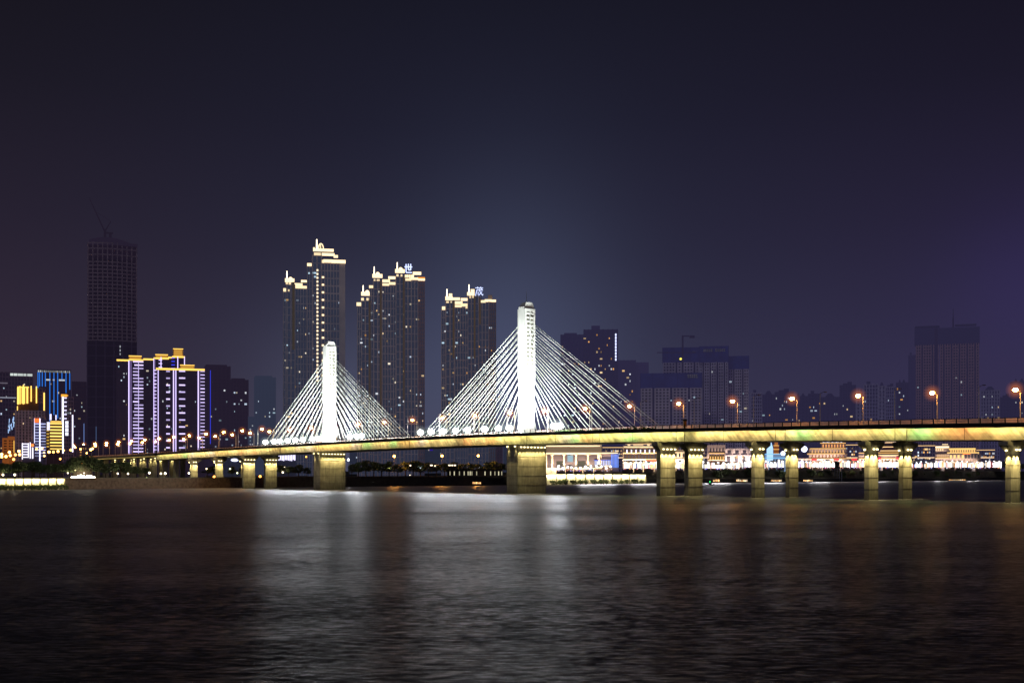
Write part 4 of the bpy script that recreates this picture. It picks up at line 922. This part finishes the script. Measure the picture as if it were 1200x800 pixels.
m=MB(); m.tube((0,0,0),(0,0,b.Z(526)),.4,.3,8); m.build('mast',STEEL,b.t); m=MB(); m.ball((0,0,b.Z(526)),3.6,14,9); m.build('globe',em((214,220,255),4,True),b.t)
b=palace('violet-lit low house behind the globe light','x' and 934,948,537,40,STD,[(540,934,948,(200,190,255),1.5)]); wrow(b,934.5,947.5,4,541,545,1.4,em((220,215,255),1.0))
b=palace('tiered hall outlined in gold carrying a white rooftop sign','x' and 948,992,525,40,STD,[(525,949,991,OGD,1.4),(531,946,990,OGD,1.5),(536.6,948,1003,OGD,.9)])
b.box('upper_tier',962,991,518.6,525,STD,-2,14); b.strip(961,991,518.6,519.3,OGD,1.3,-.8,.5,'cornice_light')
wrow(b,963,990,8,520.4,524,1.5,em((255,176,110),1.0)); wrow(b,950,990,11,527,530.4,1.5,em((250,190,130),.9)); wrow(b,950,990,10,533,536,1.4,em((220,150,110),.7)); wrow(b,950,1002,14,540,543,1.5,em((255,190,140),1.1))
for x in (954,980,1001): b.strip(x-3,x+3,537,539.4,(255,60,70),1.7,1.6,.4,'red_neon')
m=MB()
for k in range(9):
    x=964.2+k*2.6; a,c=b.X(x),b.X(x+1.9); z0,z1=b.Z(518.2),b.Z(515.8); h=z1-z0; e=.35
    m.box(a,a+e,-1.5,-1.2,z0,z1); 
    if k%3!=1: m.box(a,c,-1.5,-1.2,z1-e,z1)
    if k%2==0: m.box(a,c,-1.5,-1.2,z0,z0+e)
    if k%3!=0: m.box(a,c,-1.5,-1.2,z0+h/2-e/2,z0+h/2+e/2)
    if k%4!=3: m.box(c-e,c,-1.5,-1.2,z0 if k%2 else z0+h/2,z1)
m.build('rooftop_letters',em((226,228,255),2),b.t)
b=palace('tiered pagoda-roofed hall with gold eaves between two right pier columns','x' and 1000,1062,533,44,STD,[(530,1002,1013,OGD,1.3),(530,1027,1054,OGD,1.3),(536.4,1000,1062,OGD,1.2)])
for (w,y0,y1) in ((14,533,528),(10.5,528,523.6),(7.5,523.6,519)):
    q=MB(); q.frus((b.X(1042-w),b.X(1042+w),-2,14),(b.X(1042-w*.62),b.X(1042+w*.62),1,11),b.Z(y0),b.Z(y1)); q.build('pagoda_roof',surf((96,70,60),.2,'r'),b.t); b.strip(1042-w,1042+w,y0-.4,y0+.3,(255,206,140),1.7,2.4,.5,'eave_light')
b.strip(1037,1047,518,523,(255,206,150),.9,-1,1,'lantern'); b.strip(1038,1050,516.4,517.6,WG,1.6,-1,1,'eave_light')
wrow(b,1004,1060,14,538,542,1.6,em((236,186,140),.8))
for x in (1030,1052.5): b.strip(x-2.4,x+2.4,535.8,538,(255,60,80),1.7,1.8,.4,'red_neon')
b=palace('broad terraced palace with gold-lit tiers at the right end of the waterfront','x' and 1070,1149,532,46,surf((120,104,104),.22,'r'),[(535.8,1070,1100,OGD,1.4),(535.8,1096,1112,OGD,1.5),(530,1110,1147,(255,206,120),1.9)])
b.box('upper_tier',1094,1113,522,532,STD,-2,14); b.box('upper_tier',1112,1144,524.6,532,STD,-3,14)
b.strip(1094.6,1112,522.6,524.6,(255,226,176),2.0,-.6,.6,'cornice_light'); b.strip(1112,1143,525,527,(255,206,120),1.2,-1.6,.5,'cornice_light'); b.strip(1104,1111,520,521,(255,220,170),1.3,-1,.5,'cornice_light')
wrow(b,1096,1106,4,525.6,528,1.5,em((255,214,160),1.3)); wrow(b,1113,1143,11,526.6,529.6,1.7,em((255,200,120),1.1)); wrow(b,1080,1094,6,531.6,535.4,1.5,em((250,200,150),.9)); wrow(b,1098,1112,6,532,535.4,1.5,em((250,200,150),.9))
for x in (1113,1117.4,1122,1127): b.strip(x,x+2.6,532.8,537,(255,214,140),1.3,.8,.3,'lit_window')
wrow(b,1130,1148,5,532.6,537,2.2,DW); wrow(b,1075,1146,20,538.6,541.6,1.5,em((246,206,170),.8)); dome(b,1089.4,523.6,2,.5); b.box('wing',1070,1080,525,533,surf((120,108,112),.3,'r'),.6,10); wrow(b,1071,1079,2,527,531,1.8,DW)
b.strip(1128,1137,530.6,532,(255,130,60),1.7,1.8,.4,'neon_band')

# --- brightly lit pavilions along the waterfront promenade
pcol=[(255,246,232),(255,250,246),(246,246,255),(255,236,210),(255,252,240),(240,244,255)]
xs=[]; x=652.
while x<1163:
    w=r.uniform(8.5,13)
    if not (723<x+w/2<729): xs.append((x,w))
    x+=w+.4
for i,(x,w) in enumerate(xs):
    d=dbank(x+w/2)+17; where='left of the near pier pair' if x<770 else ('between the first and second right-hand pier pairs' if x<885 else ('between the second and third right-hand pier pairs' if x<1015 else 'near the right end of the waterfront'))
    k=sum(1 for (q,_) in xs[:i] if (q<770)==(x<770) and (q<885)==(x<885) and (q<1015)==(x<1015))
    b=Bld('promenade_pavilion','bright waterfront pavilion %s, %s from left'%(where,ORD[k]),'pavilion',x+w/2,d,7,'lit pavilions along the waterfront')
    yo=-1.2 if x>860 else 0
    if x<726: y0,y1,st=546.6+r.uniform(-.4,.6),550.5,r.choice((.9,1.3,1.7))
    else: y0,y1,st=541.8+yo+r.uniform(-1.2,1.2),548.4+yo,r.choice((2.2,3.0,3.6))
    c=r.choice(pcol) if x>735 else r.choice(((255,220,200),(255,240,230),(255,200,170),(240,236,255)))
    m=MB(); zf=b.Z(y1); ztp=b.Z(y0)
    m.box(b.X(x),b.X(x+w),-1.5,6.5,ztp,ztp+.7); m.frus((b.X(x),b.X(x+w),-1.5,6.5),(b.X(x+w*.3),b.X(x+w*.7),1,4),ztp+.7,ztp+2.0); m.build('roof',surf((190,180,170)),b.t)
    m=MB(); 
    for kx in (x+.3,x+w*.5,x+w-.3): m.tube((b.X(kx),-1.1,0),(b.X(kx),-1.1,ztp),.22,n=6)
    m.build('posts',STEEL,b.t)
    q=x+.2
    while q<x+w-.6:
        e=min(x+w-.2,q+r.uniform(.8,2.6)); c=(r.choice(pcol) if r.random()<.68 else r.choice(((255,190,120),(255,150,150),(190,200,255),(255,214,150)))) if x>735 else c
        b.strip(q,e-.05,y0+r.uniform(0,2.6),y1,c,r.choice((st*.25,st*.5,st*.9,st*1.2)),-.3+r.uniform(0,.3),.4,'lit_front'); q=e
    for kx in (x+w*.25,x+w*.75):
        m=MB(); m.ball((b.X(kx),-2.2,ztp-.4+r.uniform(-1,1.6)),.9,8,5); m.build('flood_globe',em((250,250,255),4),b.t)
    m=MB(); m.box(b.X(x),b.X(x+w),0,5,0,zf); m.build('plinth',surf((80,70,70)),b.t)
    for q in range(6):
        xx=x+r.uniform(.4,w-1.4); b.strip(xx,xx+r.uniform(.5,1.3),y1+.2,y1+r.uniform(.9,1.7),r.choice(((255,200,190),(255,120,110),(190,190,255),(255,236,220),(255,180,120),(110,110,255),(255,250,250))),r.choice((.5,.9,1.4)),.25,.2,'shop_light')
# lights that the pavilions throw on the river
for px in (700,760,840,905,960,1030,1100,1140):
    d=dbank(px)+6; light('pavilion_glow','AREA',None,(WX(px,d),d,gz(WX(px,d),d)+7),60000,(1,.95,.9),shape='RECTANGLE',size=60,size_y=3,rot=(radians(-82),0,atan2(BD[1],BD[0])))
pav=[o for o in col.objects if o.get('category')=='pavilion']
for o in [o for o in col.objects if o.name.startswith('pavilion_glow')]:
    n=min(pav,key=lambda p:(p.location-o.location).length); M=Matrix.Translation(n.location)@Matrix.Rotation(n.rotation_euler[2],4,'Z')
    o.parent=n; o.matrix_parent_inverse=M.inverted()

# ------------------------------------------------------------------ embankment walls
def bpt(u,n,z): return (BP[0]+BD[0]*u+BN[0]*n, BP[1]+BD[1]*u+BN[1]*n, z)
BRA=atan2(BD[1],BD[0])
def ubank(px):
    d=dbank(px); return binl(WX(px,d),d)[0]
def wall(name,label,px0,px1,zh,mat,cap=True,th=1.2):
    u0,u1=ubank(px0),ubank(px1); t=thing(name,label,'wall',bpt(u0,0,0),BRA); L_=u1-u0
    m=MB(); m.box(0,L_,-.2,th,-2,zh); m.build('wall',mat,t)
    if cap: m=MB(); m.box(-.1,L_+.1,-.5,th+.2,zh,zh+.35); m.build('coping',CONC_D,t)
    return t,L_
wall('embankment_wall','dim brown embankment wall at the waterline below the left viaduct',75.5,308,6.0,BRICK)
wall('embankment_wall','very dark embankment wall at the waterline under the main span',308.5,590,6.6,surf((70,68,64),nscale=.4,namt=.3))
wall('embankment_wall','dark low quay wall at the waterline below the right-hand waterfront',757,1175,4.5,surf((60,58,60)))
t,L_=wall('lit_embankment_wall','glowing cream embankment wall with dark climbing plants at the left edge',-14,75,5.9,surf((226,220,200)))
def lit_panels(t,L_,n,zh,c,pw):
    m=MB()
    for k in range(n+1): m.box(k*L_/n-.25,k*L_/n+.25,-.9,-.2,-1,zh)
    m.build('pilasters',CONC_D,t)
    for k in range(n):
        x=(k+.5)*L_/n; q=MB(); q.box(-L_/n*.42,L_/n*.42,-.12,.12,-.1,.1)
        h=q.build('light_bar',em(c,3.0),t,(x,-.75,zh-.15))
        light('wall_washer','AREA',h,(0,-.35,-.25),pw*L_/n,tuple(lin(c)),shape='RECTANGLE',size=L_/n*.85,size_y=.2,rot=(radians(38),0,0))
lit_panels(t,L_,9,5.8,(255,236,166),120)
t2,L2=wall('lit_embankment_wall','glowing cream embankment wall with climbing plants right of the taller pylon pier',640,757,8.8,surf((226,220,200)))
lit_panels(t2,L2,11,8.6,(255,240,184),210)

# ------------------------------------------------------------------ plants
def leaf_clump(m,r,c,rad,n,q0,q1,sz=.8):
    for _ in range(n):
        while True:
            p=[r.uniform(-1,1) for _ in range(3)]
            if .15<sum(a*a for a in p)<1: break
        P=[c[0]+p[0]*rad,c[1]+p[1]*rad,c[2]+p[2]*rad*sz]; q=r.uniform(q0,q1)
        a=Vector([r.gauss(0,1) for _ in range(3)]).normalized(); b_=a.cross(Vector([r.gauss(0,1) for _ in range(3)])).normalized()
        m.add([[P[i]-q*a[i] for i in range(3)],[P[i]-q*.6*b_[i] for i in range(3)],[P[i]+q*a[i] for i in range(3)],[P[i]+q*.6*b_[i] for i in range(3)]],[(0,1,2,3)])
def tree_proto(seed,h):
    r=random.Random(seed); t=thing('riverside_tree','x','tree',(0,0,-90))
    m=MB(); m.tube((0,0,-.5),(.2,0,h*.45),h*.028,h*.018); cl=MB()
    for k in range(9):
        a=r.uniform(0,2*pi); rr=r.uniform(.05,.27)*h; z=r.uniform(.45,.86)*h; c=(rr*cos(a),rr*sin(a),z)
        m.tube((.1,0,h*r.uniform(.25,.45)),c,h*.010,h*.004,5)
        leaf_clump(cl,r,c,h*r.uniform(.12,.19),95,.22,.55)
    leaf_clump(cl,r,(0,0,h*.84),h*.15,90,.22,.5)
    m.build('trunk',BARK,t); cl.build('crown',LEAF,t); return t
PROT=[tree_proto(s_,10) for s_ in (1,2,3,4)]; pu=[False]*4
def tree(i,px,off,ytop,label,group):
    d=dbank(px)+off; x=WX(px,d); z=gz(x,d); sc_=(WZ(ytop,d)-z)/10*1.02; k=i%4
    if not pu[k]:
        o=PROT[k]; o.location=(x,d,z); o.scale=(sc_*1.45,sc_*1.45,sc_); o.rotation_euler=(0,0,i*1.7); o['label']=label; o['group']=group; pu[k]=True
    else: dup(PROT[k],(x,d,z),i*1.7,label,group,sc_,1.25+.1*(i%5))
L1=[(0,545),(9,543),(18,542),(27,541),(37,540),(46,543),(55,544),(64,543),(73,542),(82,540),(90,537),(98,535),(106,536),(113,538)]
for i,(p,y) in enumerate(L1): tree(i,p+.5,16+(i%3)*5,y,'bushy tree on the left bank above the glowing wall, %s from the left edge'%ORD[i],'trees on the left bank')
L1=[(4,540),(22,538),(40,538),(60,541),(86,533),(100,531)]
for i,(p,y) in enumerate(L1): tree(i+1,p,60,y+2,'taller tree in the back row on the left bank, %s from the left edge'%ORD[i],'trees on the left bank')
for i,(p,y) in enumerate([(124,543),(132,541),(141,540),(150,543),(160,546),(170,547)]): tree(i+2,p,32+i*6,y,'tree in front of the left viaduct columns, %s from the left'%ORD[i],'trees below the viaduct')
for i,(p,y) in enumerate([(243,547),(250,545),(272,546),(284,547),(328,544),(338,546),(350,544),(360,547)]): tree(i+3,p,60,y,'dark tree seen between the left river piers, %s from the left'%ORD[i],'trees behind the left piers')
C1=[(412,543),(420,541),(429,539),(438,540),(447,542),(456,540),(466,543),(475,540),(484,539),(493,542),(502,541),(511,543),(521,542),(531,541),(541,543),(551,542),(561,543),(570,541),(578,540),(588,542)]
for i,(p,y) in enumerate(C1): tree(i,p,34+(i%4)*7,y,'dark promenade tree under the main span, %s from the left'%ORD[i],'promenade trees under the main span')
for i,(p,y) in enumerate([(1152,545),(1160,541),(1168,543),(1178,540),(1188,544),(1198,543)]): tree(i,p,30,y,'dark tree at the right end of the waterfront, %s from the left'%ORD[i],'trees at the right end')
def shrub_proto(seed):
    r=random.Random(seed); t=thing('bank_shrub','x','shrub',(0,0,-90)); m=MB(); st=MB()
    for k in range(8):
        c=(r.uniform(-4.5,4.5),r.uniform(-1,1),r.uniform(.8,3.4)); leaf_clump(m,r,c,r.uniform(1.0,1.7),60,.25,.6); st.tube((c[0]*.6,0,-.5),c,.08,.03,5)
    m.build('foliage',LEAF,t); st.build('stems',BARK,t); return t
SP=[shrub_proto(s_) for s_ in (11,12,13)]; su=[False]*3
def shrub(i,u,n,z,sc_,label,group):
    k=i%3; loc=bpt(u,n,z)
    if not su[k]:
        o=SP[k]; o.location=loc; o.scale=(sc_,)*3; o.rotation_euler=(0,0,BRA); o['label']=label; o['group']=group; su[k]=True
    else: dup(SP[k],loc,BRA,label,group,sc_)
for i in range(13): shrub(i,ubank(-8+i*6.6),-1.9,-.3,.62+.2*((i*7)%5)/5,'dark climbing shrub against the glowing left wall, %s from the left edge'%ORD[i],'shrubs at the left wall')
for i in range(14): shrub(i,ubank(646+i*8.0),-2.2,-.3,.95+.3*((i*7)%5)/5,'leafy shrub against the glowing wall right of the pylon pier, %s from left'%ORD[i],'shrubs at the right glowing wall')
for i in range(26): shrub(i,ubank(846+i*12.2),4.5+(i%3)*2,5.2+(i%2)*2.4,1.9+.5*((i*5)%4)/4,'dark shrub on the sloping bank below the pavilions, %s from the left'%ORD[i],'shrubs on the right bank slope')

# ------------------------------------------------------------------ lamps, floodlights and boats on the banks
def park_lamp(px,off,py,label,c,st,power,rr=.55,name='park_lamp',post=True,group='lamps along the bank'):
    d=dbank(px)+off; x=WX(px,d); z=gz(x,d); h=WZ(py,d)-z
    t=thing(name,label,'lamp',(x,d,z),0,group)
    m=MB(); m.tube((0,0,0),(0,0,max(.4,h-.3)),.1,.07); m.build('post',STEEL,t)
    m=MB(); m.ball((0,0,h),rr,10,6); m.build('globe',em(c,st),t)
    if power: light('lamp_light','POINT',t,(0,-rr-.5,h+.2),power,tuple(lin(c)),shadow_soft_size=.3)
W1=(255,236,200); OR=(255,168,70)
for px,off,py,lab,c,st,pw,rr in [
 (3.5,13,556,'white globe lamp under the trees at the left edge',W1,8,900,.5),(17.3,13,556,'white globe lamp under the trees, second from the left edge',W1,8,900,.55),
 (79.5,13,554,'white globe lamp left of the dazzling embankment lights',W1,4,300,.4),(88,20,550.3,'yellowish globe lamp among leaves above the dazzling embankment lights',(255,240,170),6,600,.5),
 (98.5,25,554,'low lamp directly above the dazzling embankment lights',W1,3,200,.4),(96,40,543,'orange lamp among the dark trees above the embankment lights',OR,4,300,.45),
 (138,30,554.6,'white lamp at the foot of the leftmost viaduct columns',W1,5,500,.5),(150,30,554.8,'white lamp second along the viaduct foot',W1,7,700,.5),(175,30,553.8,'white lamp third along the viaduct foot',W1,8,700,.6),(188.6,30,554.6,'left one of a close pair of white lamps at the viaduct foot',W1,7,700,.55),(193.6,30,554.4,'right one of a close pair of white lamps at the viaduct foot',W1,8,700,.65),(221.4,35,554.2,'white lamp left of the first river pier',W1,7,500,.55),
 (172,14,559.6,'low yellow-green lamp on the lawn by the water',(230,240,140),3,120,.35),
 (242,45,549,'small white lamp between the first two river piers',W1,4,300,.5),(251,50,558.4,'glowing orange lamp low between the first two river piers',OR,7,400,.8),(269.6,45,549,'pale lamp in the trees between piers',(240,255,200),4,300,.5),(278,45,554,'lower pale lamp in the trees between piers',(240,250,190),4,200,.5),(304.8,45,558,'orange lamp between the twin pier columns',OR,7,400,.8),(333.6,60,547.4,'pale yellow lamp right of the twin pier columns',W1,4,300,.5),(331.4,60,553.2,'lower white lamp right of the twin pier columns',W1,5,300,.6),(358.8,80,535,'orange street lamp left of the shorter pylon pier',OR,5,500,.6),
 (408.3,40,538.4,'bright white lamp touching the right side of the shorter pylon pier',(240,250,255),9,800,.8),(446.4,40,548.4,'small dim lamp under the main span, left',W1,3,150,.35),(456.4,40,548,'small yellow lamp under the main span',(255,240,170),4,200,.4),
 (493,40,547.6,'bluish-white lamp under the middle of the main span',(226,236,255),6,400,.6),(540.8,60,545.6,'round white lamp under the right part of the main span',W1,6,400,.6),(562.4,50,547,'wide bluish-white lamp left of the taller pylon pier',(220,230,255),6,300,.7),(556.4,28,550.4,'small red lamp left of the taller pylon pier',(255,40,50),5,0,.45),(480.4,10,556.4,'tiny white lamp on the dark wall under the main span',W1,3,0,.35),
 (575,50,547,'yellow-green floodlit lamp among bushes left of the taller pylon pier',(220,230,110),3,900,.4),(1193.4,60,541,'white lamp beyond the rightmost pier',(235,240,255),6,400,1.0)]:
    park_lamp(px,off,py,lab,c,st,pw,rr)
for px,py,lab in ((462,534.4,'tall orange street lamp under the main span, left of three'),(518,534,'tall orange street lamp under the main span, middle of three'),(560.4,533.8,'tall orange street lamp under the main span, right of three')): park_lamp(px,60,py,lab,OR,22,22000,.95,'street_lamp')
for i,(px,py) in enumerate(((2,532),(2,535),(7,534.6),(12,533.4),(18,532.6),(23,532.4),(16,538),(22.2,528.4),(11,529.6),(43,526),(49,525),(51.6,530),(57.5,529.4),(62.6,529.4),(70.6,537.4),(75,527.4),(83,527),(94.4,526),(108.6,525.4),(106.4,526.6),(52,534),(68,528.6),(101.6,530.6))):
    park_lamp(px,120,py,'amber street lamp in front of the bright left-hand buildings, %s in the cluster'%ORD[i],(255,180,90),r.choice((5,9,14)),0,r.choice((.5,.65,.8)),'street_lamp',group='amber street lamps before the left-hand buildings')
# dazzling floodlight bank on the left embankment
d=dbank(97)+8; x=WX(97,d); z=gz(x,d)
t=thing('floodlight_bank','long dazzling bank of warm floodlights on the left embankment edge','floodlight bank',(x,d,z-.6),BRA)
m=MB(); m.box(-7.6,7.6,-.4,.4,0,.5); m.build('rail',STEEL,t)
for k in range(11):
    q=MB(); q.ball((-7.1+k*1.42,-.4,.8+(.1,.2,.15,.4,.6,.45,.2,.4,.5,.3,.1)[k]),(.4,.55,.5,.8,.95,.8,.6,.8,.85,.6,.4)[k],10,6); q.build('flood_lens',em((255,240,205),26),t)
halo(t,(-1,-.6,1.2),6.5,(255,220,160),.016); light('flood_glow','AREA',t,(0,-2.0,1.6),1600,(1,.86,.62),shape='RECTANGLE',size=14,size_y=1,rot=(radians(-70),0,0))
# low pavilion with lit columns under the main span
d=dbank(545)+22; b=Bld('waterside_pavilion','low dark waterside pavilion with lit slit openings left of the taller pylon pier','pavilion',555,d,8)
b.box('wall',524,588,550.5,560,surf((50,48,46)),0,8); b.box('roof',523,589,549.6,550.5,DARK,1,10)
for x in (527.4,532.4,538.4,544,548.6,551,553,558.6,568.4,575,580,584.4,588): b.strip(x-.5,x+.5,552,556.6,(214,206,170),r.choice((.6,.9,1.2)),.3,.2,'lit_slit')
for i,(x0,x1,y) in enumerate(((480,481.8,545.2),(504,507,545),(509,510.6,545.6),(525.4,528.2,545),(529,531,545),(532,534.2,545))):
    d=dbank(x0)+30
    b=Bld('garden_kiosk','small garden kiosk with a warm lit opening under the main span, %s from the left'%ORD[i],'kiosk',(x0+x1)/2,d,3,'garden kiosks under the main span')
    b.box('wall',x0-.6,x1+.6,543.4,552,surf((60,56,52)),0,3); b.box('roof',x0-1,x1+1,542.8,543.4,DARK,.5,4); b.strip(x0,x1,y-.8,y+.7,(255,232,196),2.2,.2,.2,'lit_opening')
# boats
def boat(px0,px1,yw,top,label,lit,off=-6,deckl=True):
    px=(px0+px1)/2; d=dbank(px)+off; x=WX(px,d); k=d/F; L_=(px1-px0)*k
    t=thing('moored_boat',label,'boat',(x,d,0),radians(6))
    m=MB(); h=.9; m.prism([(-L_/2,0),(-L_*.42,-1.6),(L_*.42,-1.6),(L_/2,0),(L_*.42,1.6),(-L_*.42,1.6)],-.4,h,[(-L_*.52,0),(-L_*.44,-1.9),(L_*.44,-1.9),(L_*.53,0),(L_*.44,1.9),(-L_*.44,1.9)]); m.build('hull',surf((60,56,54)),t)
    m=MB(); m.box(-L_*.34,L_*.3,-1.2,1.2,h,h+top); m.box(-L_*.37,L_*.33,-1.5,1.5,h+top,h+top+.25); m.build('cabin',surf((130,120,104)),t)
    if lit:
        for q in range(lit):
            a=-L_*.33+q*L_*.63/lit; m=MB(); m.box(a,a+L_*.42/lit,-1.75,-1.55,h+top*.25,h+top*r.uniform(.55,.95)); m.build('cabin_light',em(r.choice(((255,206,140),(255,230,190),(255,190,120))),r.choice((1.2,2.0,2.6))),t)
boat(833,846,0,3.4,'moored restaurant boat with warm cabin lights just right of the near pier pair',3)
boat(856,881,0,3.2,'long moored boat with a row of warm lights left of the second pier pair',8)
boat(896,921,0,2.6,'long moored boat with warm deck lights between the second-pair columns',9)
boat(935,957,0,2.2,'moored boat with warm lights right of the second pier pair',7)
boat(1086,1144,0,1.2,'very long low barge with a thin warm light line at far right',14)
boat(551,567,0,2.0,'moored boat with a yellow lit cabin left of the taller pylon pier',5)
t=thing('small_boat','small dark rowing boat with a green lamp right of the near pier pair','boat',(WX(832,980),980,0),radians(8))
m=MB(); m.prism([(-4,0),(-3,-.8),(3,-.8),(4,0),(3,.8),(-3,.8)],-.2,.7,[(-4.6,0),(-3.2,-1.1),(3.2,-1.1),(4.4,0),(3.2,1.1),(-3.2,1.1)]); m.build('hull',surf((40,38,40)),t)
m=MB(); m.box(-1,1.2,-.7,.7,.7,1.5); m.build('cabin',DARK,t)
m=MB(); m.tube((0,0,1.4),(0,0,2.6),.05); m.ball((0,0,2.8),.4,8,5); m.build('green_lamp',em((60,255,130),3),t)
# viewing stairs on the right bank slope
d=dbank(981)+8; t=thing('jetty_frame','pale steel jetty frame on posts below the tiered hall','jetty',(WX(981,d),d,0),0)
m=MB()
for k in range(5): m.tube((-6+k*3,0,0),(-6+k*3,0,17),.22)
m.build('posts',surf((130,130,150)),t); m=MB(); m.box(-7,7,-1,1,17,17.6); m.build('platform',surf((90,88,100)),t); m=MB(); m.box(-3,3,-.8,.8,17.6,26); m.build('cabin',DARK,t)

# ------------------------------------------------------------------ camera and render settings
cam=bpy.data.cameras.new('camera'); co=link('camera',cam); co.location=(0,0,HC); co.rotation_euler=(radians(90),0,0)
cam.sensor_width=36; cam.lens=F/1200*36; cam.shift_y=(HY-400)/1200; cam.clip_start=1; cam.clip_end=20000
sc.camera=co
sc.view_settings.view_transform='Standard'; sc.view_settings.look='None'; sc.view_settings.exposure=0; sc.view_settings.gamma=1
sc.cycles.use_denoising=True; sc.cycles.max_bounces=5; sc.cycles.diffuse_bounces=2; sc.cycles.glossy_bounces=3; sc.cycles.use_light_tree=True
sc.cycles.sample_clamp_indirect=4; sc.cycles.sample_clamp_direct=0
